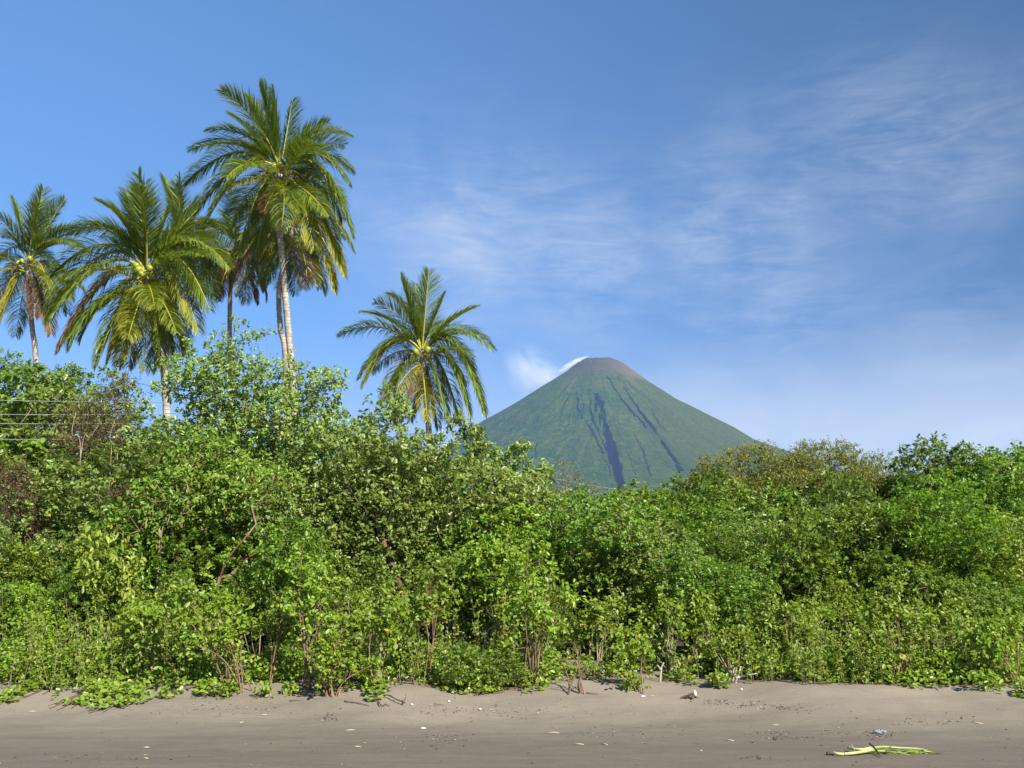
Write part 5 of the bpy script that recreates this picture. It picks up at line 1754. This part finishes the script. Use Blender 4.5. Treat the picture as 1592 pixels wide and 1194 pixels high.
# crumpled clear plastic bag
def bag():
    r = np.random.default_rng(5)
    n, m = 14, 12
    u = np.linspace(0, 2 * np.pi, n, endpoint=False)
    v = np.linspace(0.08, 1, m)
    V = []
    for j, t in enumerate(v):
        rr_ = np.sin(t * np.pi * 0.93) ** 0.7
        for a in u:
            k = 1 + 0.28 * math.sin(3 * a + 4 * t) + 0.22 * r.normal()
            V.append((0.055 * rr_ * math.cos(a) * k, 0.045 * rr_ * math.sin(a) * k, max(0.003, 0.045 * (1 - math.cos(t * 2.6)) * 0.5 + 0.006 * r.normal())))
    i = np.arange(m - 1)[:, None] * n
    j = np.arange(n)[None, :]
    F = np.stack([i + j, i + (j + 1) % n, i + n + (j + 1) % n, i + n + j], -1).reshape(-1, 4)
    mt, N = new_mat('clear_plastic')
    b = N.n.new('ShaderNodeBsdfPrincipled')
    b.inputs['Base Color'].default_value = (0.90, 0.92, 0.94, 1)
    b.inputs['Roughness'].default_value = 0.15
    b.inputs['Transmission Weight'].default_value = 0.8
    b.inputs['IOR'].default_value = 1.2
    o = N.n.new('ShaderNodeOutputMaterial')
    N.l.new(b.outputs[0], o.inputs['Surface'])
    ob = link('plastic_bag', mesh_from('plastic_bag', V, F, mt, smooth=False), loc=on_ground(1367, 1141) + np.array([0, 0, 0.004]))
    tag(ob, 'crumpled clear plastic bag on the wet sand', 'plastic bag')


bag()

# freshly cut yellow green plant lying on the wet sand
g0 = on_ground(1296, 1174)
root = empty('cut_plant', g0, 'uprooted yellow green plant with a dark cut end lying on wet sand', 'plant')


def lay(pts, r0, r1, nm, mat, sides=7):
    q = np.array([on_ground(a, b) + np.array([0, 0, h]) for a, b, h in pts])
    c = bez(q, 6) - g0
    link(nm, Tubes().add(c, np.linspace(r0, r1, len(c)), sides).mesh(nm, M[mat]), root)


lay([(1285, 1174, 0.015), (1296, 1174, 0.018)], 0.016, 0.015, 'cut_end', 'dead_wood')
lay([(1296, 1174, 0.018), (1302, 1175.5, 0.02), (1312, 1176, 0.02)], 0.015, 0.013, 'stalk', 'cut_butt')
lay([(1312, 1176, 0.02), (1330, 1175, 0.025), (1348, 1173, 0.03), (1358, 1171, 0.035)], 0.014, 0.016, 'stalk', 'cut_stalk')
lay([(1319, 1168, 0.03), (1330, 1171, 0.035), (1344, 1172, 0.04), (1354, 1170, 0.04)], 0.013, 0.014, 'stalk', 'cut_butt')
lay([(1354, 1170, 0.04), (1375, 1168, 0.04), (1400, 1168, 0.03), (1425, 1167, 0.02), (1440, 1168, 0.012)], 0.014, 0.005, 'stalk', 'cut_stalk')
lay([(1350, 1172, 0.03), (1372, 1173, 0.03), (1392, 1171, 0.025), (1415, 1172, 0.012)], 0.013, 0.004, 'stalk', 'cut_stalk')
lay([(1353, 1166, 0.06), (1360, 1171, 0.05), (1370, 1178, 0.015)], 0.010, 0.006, 'root', 'dead_wood')
rb = np.random.default_rng(9)
n = 100
tq = rb.random(n)
bx = 1330 + 105 * tq
by = 1171 + rb.normal(0, 1.6, n) * (1 - 0.5 * tq)
bp_ = np.array([on_ground(a, b) for a, b in zip(bx, by)]) + np.stack([0 * tq, 0 * tq, 0.008 + 0.032 * rb.random(n) * (1 - 0.6 * tq)], -1)
dd_ = norm(np.stack([np.ones(n) * 1.0 + rb.normal(0, 0.4, n), rb.normal(0, 0.4, n), rb.normal(0.02, 0.12, n)], -1))
M['wilted_leaf'] = leaf_mat('wilted_leaf', (0.20, 0.26, 0.07), (0.36, 0.40, 0.13), (0.45, 0.40, 0.2), trans=0.3, objvar=0.0)
tag(link('foliage', leaves_mesh(bp_ - g0, dd_, rb.uniform(0.08, 0.2, n), rb.uniform(0.008, 0.018, n), 'wilted_leaves', M['wilted_leaf'], rb, up=1.5), root), kind='stuff')


# small litter nobody could count: bark bits, seeds, straw ends along the wrack lines
def litter():
    r = np.random.default_rng(99)
    px, py = [], []
    def band(n, x0, x1, y0, y1):
        px.append(r.uniform(x0, x1, n))
        py.append(r.uniform(y0, y1, n))
    band(420, -20, 1620, 1085, 1194)
    for (cx_, cy_, sx_, sy_, n) in ((1105, 1090, 22, 3, 90), (1160, 1096, 30, 3, 140), (1215, 1099, 24, 3, 120), (1367, 1144, 16, 3, 130), (1230, 1148, 26, 2, 110), (1190, 1140, 20, 1.5, 60), (1300, 1140, 24, 2, 60), (1100, 1180, 10, 2, 0), (510, 1117, 9, 3, 80),
                                    (690, 1150, 22, 6, 120), (690, 1104, 60, 5, 160), (800, 1108, 40, 5, 100), (960, 1140, 60, 6, 120), (1440, 1120, 40, 4, 90), (330, 1100, 60, 6, 140), (150, 1180, 60, 4, 80), (1175, 1178, 12, 1.5, 50)):
        px.append(r.normal(cx_, sx_, n))
        py.append(r.normal(cy_, sy_, n))
    px, py = np.concatenate(px), np.clip(np.concatenate(py), 1078, 1205)
    pos = np.array([on_ground(a, b) for a, b in zip(px, py)])
    n = len(pos)
    pos[:, 2] += 0.004
    d = norm(np.stack([r.normal(0, 1, n), r.normal(0, 1, n), r.normal(0.05, 0.12, n)], -1))
    ln = 0.010 + 0.034 * r.random(n) ** 3.0
    t = r.random(n)
    m, N = new_mat('litter')
    at = N.n.new('ShaderNodeAttribute')
    at.attribute_name = 'tint'
    c = N.mix(N.ramp(at.outputs['Fac'], 0.0, 0.75), (0.065, 0.050, 0.036, 1), (0.14, 0.11, 0.078, 1))
    c = N.mix(N.ramp(at.outputs['Fac'], 0.80, 0.88), c, (0.34, 0.29, 0.21, 1))
    b = N.n.new('ShaderNodeBsdfPrincipled')
    N.l.new(c, b.inputs['Base Color'])
    b.inputs['Roughness'].default_value = 0.85
    o = N.n.new('ShaderNodeOutputMaterial')
    N.l.new(b.outputs[0], o.inputs['Surface'])
    ob = link('beach_litter', leaves_mesh(pos, d, ln, ln * 0.35, 'beach_litter', m, r, up=1.5, fold=0.6, tint=t))
    tag(ob, 'fine bark bits, seeds and straw ends strewn over the sand', kind='stuff')


litter()
bpy.context.view_layer.update()
print('tris', sum(len(m.loops) - 2 * len(m.polygons) for m in bpy.data.meshes), 'objects', len(bpy.data.objects))
